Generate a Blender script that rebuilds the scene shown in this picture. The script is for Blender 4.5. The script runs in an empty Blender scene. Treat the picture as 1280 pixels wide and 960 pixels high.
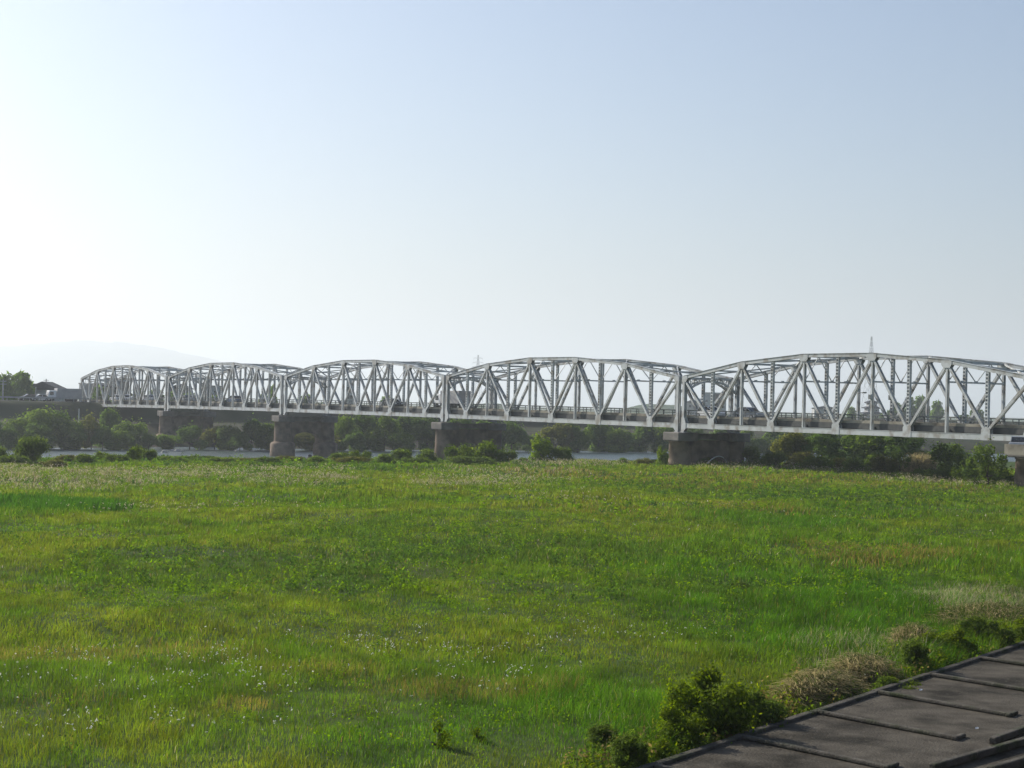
import bpy, math, random
import numpy as np
from math import radians as R, sin, cos, tan, pi, sqrt
from mathutils import Vector, Matrix

SEED = 7
rng = np.random.default_rng(SEED)
random.seed(SEED)
scn = bpy.context.scene
col = scn.collection

# ------------------------------------------------------------------ camera
F = 2200.0                      # focal length in pixels of a 1280 px wide frame
CAM = Vector((0.0, 0.0, 6.9))
PITCH, ROLL = 25.7 / F, 0.0237
cam_rot = Matrix.Rotation(pi / 2 + PITCH, 3, 'X') @ Matrix.Rotation(ROLL, 3, 'Z')
cd = bpy.data.cameras.new('camera')
cam = bpy.data.objects.new('camera', cd)
col.objects.link(cam)
cam.matrix_world = Matrix.Translation(CAM) @ cam_rot.to_4x4()
cd.sensor_width = 36.0
cd.lens = 36.0 * F / 1280.0
cd.clip_start = 0.5
cd.clip_end = 30000
scn.camera = cam


def ray(px, py):
    return cam_rot @ Vector(((px - 640) / F, -(py - 480) / F, -1.0))


def at(px, py, Y):
    """the place in the world, Y metres ahead, that the photo shows at (px, py)"""
    d = ray(px, py)
    return CAM + d * (Y / d.y)


def ground(px, py, z=0.0):
    d = ray(px, py)
    return CAM + d * ((z - CAM.z) / d.z)


def xat(px, Y):
    """X of a thing at ground level that stands Y metres ahead near column px"""
    return at(px, 560, Y).x


# ------------------------------------------------------------------ tagging
def tag(o, label=None, cat=None, group=None, kind=None):
    if label: o['label'] = label
    if cat: o['category'] = cat
    if group: o['group'] = group
    if kind: o['kind'] = kind
    return o


def empty(name, loc, rz=0.0, label=None, cat=None, group=None):
    o = bpy.data.objects.new(name, None)
    o.empty_display_size = 0.5
    o.location = loc
    o.rotation_euler = (0, 0, rz)
    col.objects.link(o)
    return tag(o, label, cat, group)


def copy_tree(o, parent=None):
    c = o.copy()
    col.objects.link(c)
    c.parent = parent
    for ch in [k for k in o.children]:
        copy_tree(ch, c)
    return c


# ------------------------------------------------------------------ materials
def new_mat(name):
    m = bpy.data.materials.new(name)
    m.use_nodes = True
    nt = m.node_tree
    b = nt.nodes['Principled BSDF']
    return m, nt, b


def noise_mat(name, c1, c2, scale=1.0, rough=0.7, detail=6, bump=0.0, bscale=None, spec=0.3, c3=None, s3=0.2, metallic=0.0, lo=0.35, hi=0.65, c4=None):
    m, nt, b = new_mat(name)
    N, L = nt.nodes, nt.links
    tc = N.new('ShaderNodeTexCoord')
    geo = N.new('ShaderNodeNewGeometry')
    nz = N.new('ShaderNodeTexNoise')
    nz.inputs['Scale'].default_value = scale
    nz.inputs['Detail'].default_value = detail
    L.new(geo.outputs['Position'], nz.inputs['Vector'])
    cr = N.new('ShaderNodeValToRGB')
    cr.color_ramp.elements[0].position = lo
    cr.color_ramp.elements[1].position = hi
    cr.color_ramp.elements[0].color = (*c1, 1)
    cr.color_ramp.elements[1].color = (*c2, 1)
    L.new(nz.outputs['Fac'], cr.inputs['Fac'])
    out = cr.outputs['Color']
    if c3:
        n2 = N.new('ShaderNodeTexNoise')
        n2.inputs['Scale'].default_value = s3
        n2.inputs['Detail'].default_value = 8
        L.new(geo.outputs['Position'], n2.inputs['Vector'])
        r2 = N.new('ShaderNodeValToRGB')
        r2.color_ramp.elements[0].position = 0.48
        r2.color_ramp.elements[1].position = 0.66
        L.new(n2.outputs['Fac'], r2.inputs['Fac'])
        mx = N.new('ShaderNodeMixRGB')
        mx.inputs['Color2'].default_value = (*c3, 1)
        L.new(r2.outputs['Color'], mx.inputs['Fac'])
        L.new(out, mx.inputs['Color1'])
        out = mx.outputs['Color']
    if c4:
        n3 = N.new('ShaderNodeTexNoise')
        n3.inputs['Scale'].default_value = 7.0
        n3.inputs['Detail'].default_value = 10
        n3.inputs['Roughness'].default_value = .75
        L.new(geo.outputs['Position'], n3.inputs['Vector'])
        r3 = N.new('ShaderNodeValToRGB')
        r3.color_ramp.elements[0].position = 0.56
        r3.color_ramp.elements[1].position = 0.68
        L.new(n3.outputs['Fac'], r3.inputs['Fac'])
        m3 = N.new('ShaderNodeMixRGB')
        m3.inputs['Color2'].default_value = (*c4, 1)
        L.new(r3.outputs['Color'], m3.inputs['Fac'])
        L.new(out, m3.inputs['Color1'])
        out = m3.outputs['Color']
    L.new(out, b.inputs['Base Color'])
    b.inputs['Roughness'].default_value = rough
    b.inputs['Specular IOR Level'].default_value = spec if rough < .85 else .08
    b.inputs['Metallic'].default_value = metallic
    if bump:
        bn = N.new('ShaderNodeTexNoise')
        bn.inputs['Scale'].default_value = bscale or scale * 4
        bn.inputs['Detail'].default_value = 8
        L.new(geo.outputs['Position'], bn.inputs['Vector'])
        bp = N.new('ShaderNodeBump')
        bp.inputs['Strength'].default_value = bump
        bp.inputs['Distance'].default_value = 0.05
        L.new(bn.outputs['Fac'], bp.inputs['Height'])
        L.new(bp.outputs['Normal'], b.inputs['Normal'])
    return m


def leaf_mat(name, trans=0.4, rough=0.75, tint=(1, 1, 1)):
    """foliage: the colour of each leaf comes from the mesh attribute 'tone', light passes through"""
    m, nt, b = new_mat(name)
    N, L = nt.nodes, nt.links
    at_ = N.new('ShaderNodeAttribute')
    at_.attribute_name = 'tone'
    mul = N.new('ShaderNodeMixRGB')
    mul.blend_type = 'MULTIPLY'
    mul.inputs['Fac'].default_value = 1
    mul.inputs['Color2'].default_value = (*tint, 1)
    L.new(at_.outputs['Color'], mul.inputs['Color1'])
    L.new(mul.outputs['Color'], b.inputs['Base Color'])
    b.inputs['Roughness'].default_value = rough
    b.inputs['Specular IOR Level'].default_value = 0.07
    tr = N.new('ShaderNodeBsdfTranslucent')
    hs = N.new('ShaderNodeHueSaturation')
    hs.inputs['Saturation'].default_value = 1.1
    hs.inputs['Value'].default_value = 1.25
    L.new(mul.outputs['Color'], hs.inputs['Color'])
    L.new(hs.outputs['Color'], tr.inputs['Color'])
    mx = N.new('ShaderNodeMixShader')
    mx.inputs['Fac'].default_value = trans
    L.new(b.outputs['BSDF'], mx.inputs[1])
    L.new(tr.outputs['BSDF'], mx.inputs[2])
    L.new(mx.outputs['Shader'], N['Material Output'].inputs['Surface'])
    return m


M = {}
M['steel'] = noise_mat('grey_painted_steel', (.44, .46, .455), (.53, .55, .545), .5, .5, c3=(.29, .27, .235), s3=.9)
M['steel_rail'] = noise_mat('railing_steel', (.10, .11, .11), (.16, .17, .16), 2, .5)
M['deck_steel'] = noise_mat('dark_deck_girder', (.05, .055, .055), (.09, .09, .085), 1.5, .8)
M['parapet'] = noise_mat('weathered_parapet_concrete', (.28, .26, .21), (.36, .33, .27), 1.2, .9, c3=(.16, .14, .11), s3=.6)
M['asphalt'] = noise_mat('asphalt', (.045, .045, .047), (.06, .06, .06), 3, .9)
M['paint'] = noise_mat('road_paint', (.7, .7, .68), (.8, .8, .78), 3, .7)
M['pier'] = noise_mat('pier_stone_concrete', (.185, .140, .105), (.29, .225, .17), .9, .9, bump=.5, bscale=4, c3=(.105, .078, .058), s3=.5)
M['cap'] = noise_mat('pier_cap_concrete', (.17, .155, .14), (.26, .24, .215), 1.1, .9, c3=(.16, .15, .14), s3=.7)
M['apron'] = noise_mat('weathered_dark_concrete', (.058, .050, .039), (.112, .098, .077), 1.6, .9, bump=.7, bscale=16, c3=(.026, .023, .017), s3=.6, lo=.3, hi=.7, c4=(.125, .112, .088))
M['kerb'] = noise_mat('rough_kerb_concrete', (.070, .063, .052), (.125, .113, .095), 2.5, .92, bump=.7, bscale=22, c3=(.05, .058, .03), s3=1.2, c4=(.17, .155, .12))
M['bark'] = noise_mat('bark', (.06, .045, .032), (.12, .095, .07), 5, .95)
M['white'] = noise_mat('white_paint', (.74, .75, .75), (.8, .8, .8), 4, .4, spec=.5)
M['silver'] = noise_mat('silver_paint', (.27, .285, .30), (.33, .345, .36), 4, .3, spec=.6)
M['darkcar'] = noise_mat('dark_paint', (.025, .03, .035), (.04, .045, .05), 4, .3, spec=.6)
M['teal'] = noise_mat('teal_paint', (.10, .36, .34), (.14, .42, .40), 4, .35, spec=.5)
M['bluecar'] = noise_mat('blue_paint', (.05, .09, .17), (.07, .11, .2), 4, .3, spec=.6)
M['cargo'] = noise_mat('grey_truck_box', (.36, .35, .35), (.44, .43, .42), 1, .6)
M['glass'] = noise_mat('vehicle_glass', (.015, .018, .02), (.03, .034, .036), 4, .08, spec=.7)
M['tyre'] = noise_mat('tyre_rubber', (.015, .015, .015), (.03, .03, .03), 8, .9)
M['roof_dark'] = noise_mat('dark_roof_tiles', (.045, .05, .058), (.075, .08, .09), 2, .95)
M['wall_tan'] = noise_mat('tan_wall', (.42, .36, .32), (.5, .44, .40), .6, .9)
M['wall_grey'] = noise_mat('grey_wall', (.36, .36, .36), (.45, .45, .44), .6, .9)
M['wall_white'] = noise_mat('white_wall', (.62, .62, .6), (.7, .7, .68), .6, .9)
M['wall_brown'] = noise_mat('brown_wall', (.2, .17, .14), (.28, .24, .2), .6, .9)
M['pylon'] = noise_mat('galvanised_steel', (.36, .37, .38), (.44, .45, .46), 1, .5)
M['pole'] = noise_mat('pole_concrete', (.3, .3, .29), (.4, .4, .38), 2, .9)
M['rock'] = noise_mat('river_rock', (.3, .29, .27), (.45, .44, .41), 2, .9, bump=.5)
M['darkrock'] = noise_mat('wet_wood', (.03, .028, .025), (.06, .055, .05), 2, .8)
M['litter'] = noise_mat('litter', (.7, .7, .68), (.82, .82, .8), 9, .7)
M['mountain'] = noise_mat('mountain_forest', (.04, .065, .03), (.07, .10, .045), .01, .95)
M['grass'] = leaf_mat('meadow_blades', .52, .85)
M['leaf'] = leaf_mat('tree_leaves', .58, .8, (1.8, 1.78, 1.25))
M['bush_leaf'] = leaf_mat('bush_leaves', .55, .8, (1.45, 1.4, 1.1))
M['petal'] = leaf_mat('flower_heads', .3, .7)

# ground: patchy green, darker soil showing, browner on the levee slopes
m, nt, b = new_mat('meadow_soil')
N_, L_ = nt.nodes, nt.links
geo = N_.new('ShaderNodeNewGeometry')
n1 = N_.new('ShaderNodeTexNoise'); n1.inputs['Scale'].default_value = .09; n1.inputs['Detail'].default_value = 9; n1.inputs['Roughness'].default_value = .65
n2 = N_.new('ShaderNodeTexNoise'); n2.inputs['Scale'].default_value = 2.2; n2.inputs['Detail'].default_value = 6
for n in (n1, n2): L_.new(geo.outputs['Position'], n.inputs['Vector'])
r1 = N_.new('ShaderNodeValToRGB')
r1.color_ramp.elements[0].position = .3; r1.color_ramp.elements[0].color = (.035, .062, .012, 1)
r1.color_ramp.elements[1].position = .7; r1.color_ramp.elements[1].color = (.085, .088, .026, 1)
e = r1.color_ramp.elements.new(.5); e.color = (.050, .085, .015, 1)
L_.new(n1.outputs['Fac'], r1.inputs['Fac'])
mx = N_.new('ShaderNodeMixRGB'); mx.blend_type = 'MULTIPLY'; mx.inputs['Fac'].default_value = .7
r2 = N_.new('ShaderNodeValToRGB')
r2.color_ramp.elements[0].position = .3; r2.color_ramp.elements[0].color = (.5, .5, .5, 1)
r2.color_ramp.elements[1].position = .7; r2.color_ramp.elements[1].color = (1.2, 1.2, 1.2, 1)
L_.new(n2.outputs['Fac'], r2.inputs['Fac'])
L_.new(r1.outputs['Color'], mx.inputs['Color1']); L_.new(r2.outputs['Color'], mx.inputs['Color2'])
L_.new(mx.outputs['Color'], b.inputs['Base Color'])
b.inputs['Roughness'].default_value = .95; b.inputs['Specular IOR Level'].default_value = .1
M['soil'] = m
M['levee'] = noise_mat('levee_turf', (.030, .040, .018), (.062, .062, .034), .12, .95, c3=(.06, .05, .038), s3=.06, bump=.4, bscale=2)

# water
m, nt, b = new_mat('river_water')
N_, L_ = nt.nodes, nt.links
b.inputs['Base Color'].default_value = (.05, .075, .075, 1)
b.inputs['Roughness'].default_value = .32
b.inputs['IOR'].default_value = 1.33
geo = N_.new('ShaderNodeNewGeometry')
n1 = N_.new('ShaderNodeTexNoise'); n1.inputs['Scale'].default_value = .9; n1.inputs['Detail'].default_value = 5
L_.new(geo.outputs['Position'], n1.inputs['Vector'])
bp = N_.new('ShaderNodeBump'); bp.inputs['Strength'].default_value = 1.0; bp.inputs['Distance'].default_value = .9
L_.new(n1.outputs['Fac'], bp.inputs['Height']); L_.new(bp.outputs['Normal'], b.inputs['Normal'])
M['water'] = m


# ------------------------------------------------------------------ mesh helpers
class MB:
    def __init__(s):
        s.v, s.f = [], []

    def box(s, c, ax, hs):
        c = Vector(c)
        n = len(s.v)
        for sx in (-1, 1):
            for sy in (-1, 1):
                for sz in (-1, 1):
                    s.v.append(c + ax[0] * (sx * hs[0]) + ax[1] * (sy * hs[1]) + ax[2] * (sz * hs[2]))
        for q in ((0, 1, 3, 2), (4, 6, 7, 5), (0, 4, 5, 1), (2, 3, 7, 6), (0, 2, 6, 4), (1, 5, 7, 3)):
            s.f.append(tuple(n + i for i in q))
        return s

    def beam(s, p, q, side, w, h):
        """bar from p to q; `side` is the direction of its width w, its height h is square to both"""
        p, q = Vector(p), Vector(q)
        d = (q - p)
        L = d.length
        d.normalize()
        up = side.cross(d).normalized()
        sd = d.cross(up).normalized()
        return s.box((p + q) / 2, (d, sd, up), (L / 2, w / 2, h / 2))

    def ibeam(s, p, q, side, depth, width, t=.035):
        """I section: two flanges lying in the truss plane, a web between them"""
        s.beam(Vector(p) + side * (depth / 2), Vector(q) + side * (depth / 2), side, t, width)
        s.beam(Vector(p) - side * (depth / 2), Vector(q) - side * (depth / 2), side, t, width)
        s.beam(p, q, side, depth - t * 2.2, t)
        return s

    def prism(s, pts, d):
        """pts: closed outline of points; d: extrusion vector"""
        n = len(s.v)
        k = len(pts)
        d = Vector(d)
        s.v += [Vector(p) for p in pts] + [Vector(p) + d for p in pts]
        s.f.append(tuple(range(n + k - 1, n - 1, -1)))
        s.f.append(tuple(range(n + k, n + 2 * k)))
        for i in range(k):
            j = (i + 1) % k
            s.f.append((n + i, n + j, n + k + j, n + k + i))
        return s

    def lathe(s, c, prof, seg=24, ax=(Vector((1, 0, 0)), Vector((0, 1, 0)), Vector((0, 0, 1)))):
        n = len(s.v)
        c = Vector(c)
        for r, z in prof:
            for i in range(seg):
                a = 2 * pi * i / seg
                s.v.append(c + ax[0] * (r * cos(a)) + ax[1] * (r * sin(a)) + ax[2] * z)
        for k in range(len(prof) - 1):
            for i in range(seg):
                j = (i + 1) % seg
                s.f.append((n + k * seg + i, n + k * seg + j, n + (k + 1) * seg + j, n + (k + 1) * seg + i))
        s.f.append(tuple(n + i for i in range(seg - 1, -1, -1)))
        s.f.append(tuple(n + (len(prof) - 1) * seg + i for i in range(seg)))
        return s

    def tube(s, pts, rad, seg=7):
        n = len(s.v)
        pts = [Vector(p) for p in pts]
        for k, p in enumerate(pts):
            d = (pts[min(k + 1, len(pts) - 1)] - pts[max(k - 1, 0)]).normalized()
            a = d.orthogonal().normalized()
            bb = d.cross(a)
            for i in range(seg):
                t = 2 * pi * i / seg
                s.v.append(p + (a * cos(t) + bb * sin(t)) * rad[k])
        for k in range(len(pts) - 1):
            for i in range(seg):
                j = (i + 1) % seg
                s.f.append((n + k * seg + i, n + k * seg + j, n + (k + 1) * seg + j, n + (k + 1) * seg + i))
        s.f.append(tuple(n + i for i in range(seg - 1, -1, -1)))
        s.f.append(tuple(n + (len(pts) - 1) * seg + i for i in range(seg)))
        return s

    def build(s, name, mat, parent=None, smooth=False, bevel=0):
        o_loc = Vector(parent['_o']) if (parent is not None and '_o' in parent) else Vector((0, 0, 0))
        me = bpy.data.meshes.new(name)
        me.from_pydata([tuple(v - o_loc) for v in s.v], [], s.f)
        me.materials.append(mat)
        if smooth:
            for p in me.polygons: p.use_smooth = True
        me.update()
        o = bpy.data.objects.new(name, me)
        col.objects.link(o)
        if parent is not None:
            o.parent = parent
            o['_o'] = tuple(o_loc)
        if bevel:
            md = o.modifiers.new('edge', 'BEVEL')
            md.width = bevel
            md.segments = 2
            md.limit_method = 'ANGLE'
        return o


def wroot(name, loc, label, cat, group=None):
    """an Empty at world loc whose parts are built in world coordinates"""
    e_ = empty(name, loc, 0, label, cat, group)
    e_['_o'] = tuple(loc)
    return e_


def np_mesh(name, V, faces, mat, tone=None, parent=None, smooth=False, link=True):
    """V (n,3); faces: list of int arrays (k,3) or (k,4); tone (n,3) -> point attribute"""
    me = bpy.data.meshes.new(name)
    me.vertices.add(len(V))
    me.vertices.foreach_set('co', np.ascontiguousarray(V, dtype=np.float32).ravel())
    loops, starts, tot = [], [], 0
    for fa in faces:
        if len(fa) == 0: continue
        k = fa.shape[1]
        loops.append(fa.ravel())
        starts.append(tot + np.arange(len(fa)) * k)
        tot += fa.size
    loops = np.concatenate(loops).astype(np.int32)
    starts = np.concatenate(starts).astype(np.int32)
    me.loops.add(len(loops))
    me.loops.foreach_set('vertex_index', loops)
    me.polygons.add(len(starts))
    me.polygons.foreach_set('loop_start', starts)
    if smooth:
        me.polygons.foreach_set('use_smooth', np.ones(len(starts), dtype=bool))
    me.materials.append(mat)
    if tone is not None:
        a = me.attributes.new('tone', 'FLOAT_COLOR', 'POINT')
        c4 = np.ones((len(V), 4), dtype=np.float32)
        c4[:, :3] = tone
        a.data.foreach_set('color', c4.ravel())
    me.update(calc_edges=True)
    if not link:
        return me
    o = bpy.data.objects.new(name, me)
    col.objects.link(o)
    if parent is not None: o.parent = parent
    return o


def _hash(ix, iy, s):
    h = (ix * 374761393 + iy * 668265263 + s * 1442695041) & 0xFFFFFFFF
    h = ((h ^ (h >> 13)) * 1274126177) & 0xFFFFFFFF
    return ((h ^ (h >> 16)) & 0xFFFF) / 65535.0


def vnoise(x, y, s=0):
    x0, y0 = np.floor(x).astype(np.int64), np.floor(y).astype(np.int64)
    fx, fy = x - x0, y - y0
    fx = fx * fx * (3 - 2 * fx)
    fy = fy * fy * (3 - 2 * fy)
    a = _hash(x0, y0, s) * (1 - fx) + _hash(x0 + 1, y0, s) * fx
    c = _hash(x0, y0 + 1, s) * (1 - fx) + _hash(x0 + 1, y0 + 1, s) * fx
    return a * (1 - fy) + c * fy


def fbm(x, y, s=0, o=4):
    t, amp, tot = 0, 1, 0
    for k in range(o):
        t = t + amp * vnoise(x * 2 ** k, y * 2 ** k, s + 17 * k)
        tot += amp
        amp *= .55
    return t / tot


def sstep(a, b_, x):
    t = np.clip((x - a) / (b_ - a), 0, 1)
    return t * t * (3 - 2 * t)


# ------------------------------------------------------------------ plan of the place
# bridge: near truss, pixel columns where each span's end posts stand and their heights
XV = -800.0
P = 6.4                                             # chord underside to chord top at the end posts
def bridge_pt(px):
    h = .0394 * (px - 852) + 65.1
    Y = F * P / h
    return Vector((at(px, 505, Y).x, Y))
ENDS = [(101.7, 207.8), (210.9, 352.1), (357.1, 554.7), (559.5, 848.1), (855.6, 1287.5)]
ZB = {101.7: 4.22, 207.8: 4.55, 210.9: 4.56, 352.1: 4.70, 357.1: 4.70, 554.7: 4.68, 559.5: 4.67, 848.1: 4.53, 855.6: 4.53, 1287.5: 4.48}
A2, B2 = bridge_pt(1287.5), bridge_pt(101.7)
D2 = (B2 - A2).normalized()                         # along the bridge, to the far bank
D = Vector((D2.x, D2.y, 0))
NV = Vector((D2.y, -D2.x, 0))                       # from the near truss to the far truss (downstream)
if NV.y < 0: NV = -NV
UP = Vector((0, 0, 1))
W = 8.4


def qq(x, y):
    return x * D2.x + y * D2.y                      # metres across the river


# the concrete apron at the foot of the camera's levee
E0 = ground(815, 960)
E1 = ground(1280, 806)
ED = (E1 - E0); ED.z = 0; ED.normalize()            # along the apron edge
EN = Vector((ED.y, -ED.x, 0))                       # from the meadow towards the levee
def apron_off(x, y):
    return (x - E0.x) * EN.x + (y - E0.y) * EN.y


def ground_z(x, y):
    q = qq(x, y)
    z = np.zeros_like(q)
    z = z - 3.9 * sstep(180, 216, q)
    z = z - .8 * sstep(216, 240, q) + .8 * sstep(292, 308, q)
    z = z + 4.4 * sstep(312, 338, q)
    pp = x * NV.x + y * NV.y
    z = z - 2.6 * np.exp(-((pp - (B2.x * NV.x + B2.y * NV.y) - 5) / 15.0) ** 2) * sstep(314, 320, q) * (1 - sstep(338, 350, q))
    z = z + .6 * sstep(340, 358, q)
    z = z + 4.1 * sstep(364, 373, q) - 4.6 * sstep(388, 402, q)
    near = 1 - sstep(176, 190, q)
    hum = (fbm(x / 7, y / 7, 3, 3) - .5) * .6 + (fbm(x / 31, y / 31, 5, 2) - .5) * .5
    o = apron_off(x, y)
    z = z + hum * near * sstep(-.5, -6, o) - .25 * sstep(-1.5, 0, o) * near
    z = z + (fbm(x / 9, y / 9, 9, 3) - .5) * 1.0 * sstep(322, 340, q) * (1 - sstep(355, 362, q))
    return z


# one ground sheet to the horizon (axes along and across the river)
def axis(lo, hi, fine_lo, fine_hi, step, grow=1.22):
    a = list(np.arange(fine_lo, fine_hi + 1e-6, step))
    s, v = step, fine_hi
    while v < hi:
        s *= grow; v += s; a.append(min(v, hi))
    s, v = step, fine_lo
    while v > lo:
        s *= grow; v -= s; a.insert(0, max(v, lo))
    return np.array(a)
QAX = axis(-9000, 18000, 5, 420, 1.15)
PAX = axis(-12000, 14000, -60, 330, 1.3)
QG, PG = np.meshgrid(QAX, PAX, indexing='ij')
XG = QG * D2.x + PG * NV.x
YG = QG * D2.y + PG * NV.y
ZG = ground_z(XG, YG)
def ground_h(x, y):
    """height of the ground sheet itself (bilinear on its own grid), so that nothing sinks into it"""
    q, p = qq(x, y), x * NV.x + y * NV.y
    i = np.clip(np.searchsorted(QAX, q) - 1, 0, len(QAX) - 2)
    j = np.clip(np.searchsorted(PAX, p) - 1, 0, len(PAX) - 2)
    u = np.clip((q - QAX[i]) / (QAX[i + 1] - QAX[i]), 0, 1)
    v = np.clip((p - PAX[j]) / (PAX[j + 1] - PAX[j]), 0, 1)
    return ZG[i, j] * (1 - u) * (1 - v) + ZG[i + 1, j] * u * (1 - v) + ZG[i, j + 1] * (1 - u) * v + ZG[i + 1, j + 1] * u * v


nq, np_ = QG.shape
idx = np.arange(nq * np_).reshape(nq, np_)
fa = np.stack([idx[:-1, :-1].ravel(), idx[1:, :-1].ravel(), idx[1:, 1:].ravel(), idx[:-1, 1:].ravel()], 1)
Vg = np.stack([XG.ravel(), YG.ravel(), ZG.ravel()], 1)
go = np_mesh('ground', Vg, [fa[:, ::-1]], M['soil'], smooth=True)
if go.data.polygons[len(fa) // 2].normal.z < 0:
    go.data.flip_normals()
tag(go, kind='structure')
go.data.materials.append(M['levee'])
fq = QG[:-1, :-1].ravel()
go.data.polygons.foreach_set('material_index', ((fq > 300) & (fq < 404)).astype(np.int32))

WZ = -3.1
w = MB()
def qp(q, p, z):
    return Vector((q * D2.x + p * NV.x, q * D2.y + p * NV.y, z))
w.v = [qp(196, -2500, WZ), qp(344, -2500, WZ), qp(344, 3500, WZ), qp(196, 3500, WZ)]
w.f = [(0, 1, 2, 3)]
wo = w.build('river_water', M['water'])
if wo.data.polygons[0].normal.z < 0: wo.data.flip_normals()
tag(wo, kind='structure')

# far levee road
lr = MB()
PB = B2.x * NV.x + B2.y * NV.y
QB = qq(B2.x, B2.y)
lr.v = [qp(374.5, -1500, 0), qp(386.5, -1500, 0), qp(386.5, 2500, 0), qp(374.5, 2500, 0)]
ZR = float(ground_z(np.array([qp(380, PB, 0).x]), np.array([qp(380, PB, 0).y]))[0]) + .03
for v in lr.v: v.z = ZR
lr.f = [(0, 1, 2, 3)]
lo_ = lr.build('levee_road', M['asphalt'])
if lo_.data.polygons[0].normal.z < 0: lo_.data.flip_normals()
tag(lo_, kind='structure')

# ------------------------------------------------------------------ near levee: apron, kerbs, sloping revetment
def ep(al, off, z):
    v = E0 + ED * al + EN * off
    return Vector((v.x, v.y, z))

emb = wroot('embankment', ep(8, 6, 0), None, None)
tag(emb, kind='structure')
AZ = .02
ap = MB()
ap.v = [ep(-60, .1, AZ), ep(60, .1, AZ), ep(60, 6.4, AZ - .05), ep(-60, 6.4, AZ - .05)]
ap.f = [(0, 1, 2, 3)]
ao = ap.build('apron_slab', M['apron'], emb)
if ao.data.polygons[0].normal.z < 0: ao.data.flip_normals()
sl = MB()
sl.prism([ep(-60, 6.38, -.6), ep(-60, 6.38, AZ - .045), ep(-60, 14.6, 5.2), ep(-60, 20, 5.25), ep(-60, 20, -.6)], ED * 120)
sl.build('sloped_revetment', M['apron'], emb)
kb = MB()
x0 = -60
while x0 < 60:                                     # edge kerb in cast lengths, slightly out of line
    L = 3.75
    j = random.uniform(-.03, .03)
    kb.box(ep(x0 + L / 2, .02 + j, AZ + .02), (ED, EN, UP), (L / 2 - .012, .10, .06 + random.uniform(-.012, .015)))
    x0 += L
kb.build('edge_kerb', M['kerb'], emb, bevel=.03)
def along_of(px, py, z=.1):
    g = ground(px, py, z)
    return (g.x - E0.x) * ED.x + (g.y - E0.y) * ED.y, apron_off(g.x, g.y)
rib_al = [along_of(px, py)[0] for px, py in ((940, 921), (1028, 889), (1101, 864), (1175, 843), (1234, 822))]
e1, o1 = along_of(1132, 956)
e2, o2 = along_of(1264, 893)
RS = ((e1 - rib_al[0]) / o1 + (e2 - rib_al[2]) / o2) / 2
print('rib', e1, o1, e2, o2, RS, rib_al)
dal = (rib_al[-1] - rib_al[0]) / 4
rib_al = [rib_al[0] - dal * k for k in range(6, 0, -1)] + rib_al + [rib_al[-1] + dal * k for k in range(1, 6)]
for al in rib_al:
    rb = MB()
    r0, r1 = ep(al, .14, AZ + .06), ep(al + RS * 3.68, 3.68, AZ + .02)
    rb.beam(r0, r1, (r1 - r0).normalized().cross(UP).normalized(), .14, .09)
    rb.beam(ep(al + RS * 3.6 - .1, 3.62, AZ + .01), ep(al + RS * 3.6 + .5, 3.62, AZ + .01), EN, .13, .09)
    rb.build('rib', M['kerb'], emb, bevel=.03)
for (pa, pb, far) in (((1240, 926), (1281, 911), 60), ((1165, 959), (1281, 926), 60), ((1236, 963), (1281, 950), 60)):
    a_, b_ = ground(*pa, .08), ground(*pb, .08)
    dv = (b_ - a_).normalized()
    st = MB()
    st.beam(a_, b_ + dv * 14, dv.cross(UP).normalized(), .17, .15)
    st.build('slope_beam', M['kerb'], emb, bevel=.03)

for k, (px, py, lab) in enumerate(((1221, 911, 'white scrap of litter on the dark slab near the rib ends'), (1098, 957, 'small white scrap of litter beside the lowest concrete rib'),
                             (1151, 783 + 80, 'tiny pale scrap of litter in the middle of a concrete panel'))):
    g = ground(px, py, .04)
    lm = MB()
    lm.v = [g + Vector(c) for c in ((-.04, -.025, 0), (.03, -.035, .012), (.05, .02, .03), (-.012, .04, .018), (-.035, 0, .035), (.018, .006, .04))]
    lm.f = [(0, 1, 5, 4), (1, 2, 5), (2, 3, 4, 5), (3, 0, 4), (3, 2, 1, 0)]
    tag(lm.build('litter', M['litter']), lab, 'litter')


# ------------------------------------------------------------------ bridge
ORD = ['first', 'second', 'third', 'fourth', 'fifth']
span_data = []
TOPH = {0: 1.0, 1: 1.14, 2: 1.262, 3: 1.34, 4: 1.387, 5: 1.392, 6: 1.387, 7: 1.34, 8: 1.262, 9: 1.14, 10: 1.0}
CH = .60                                            # bottom chord depth
DK = 1.27                                           # road level over chord underside


def laced_column(mb, p, q, side, tdir):
    d = (q - p)
    L = d.length
    d = d.normalized()
    for s_ in (-1, 1):
        mb.beam(p + tdir * (s_ * .17), q + tdir * (s_ * .17), side, .30, .055)
    n = max(3, int(L / .36))
    for i in range(n):
        z = (i + .5) / n * L
        for f_ in (-1, 1):
            mb.beam(p + d * z + side * (f_ * .14) - tdir * .15, p + d * z + side * (f_ * .14) + tdir * .15, side, .02, .15)


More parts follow.
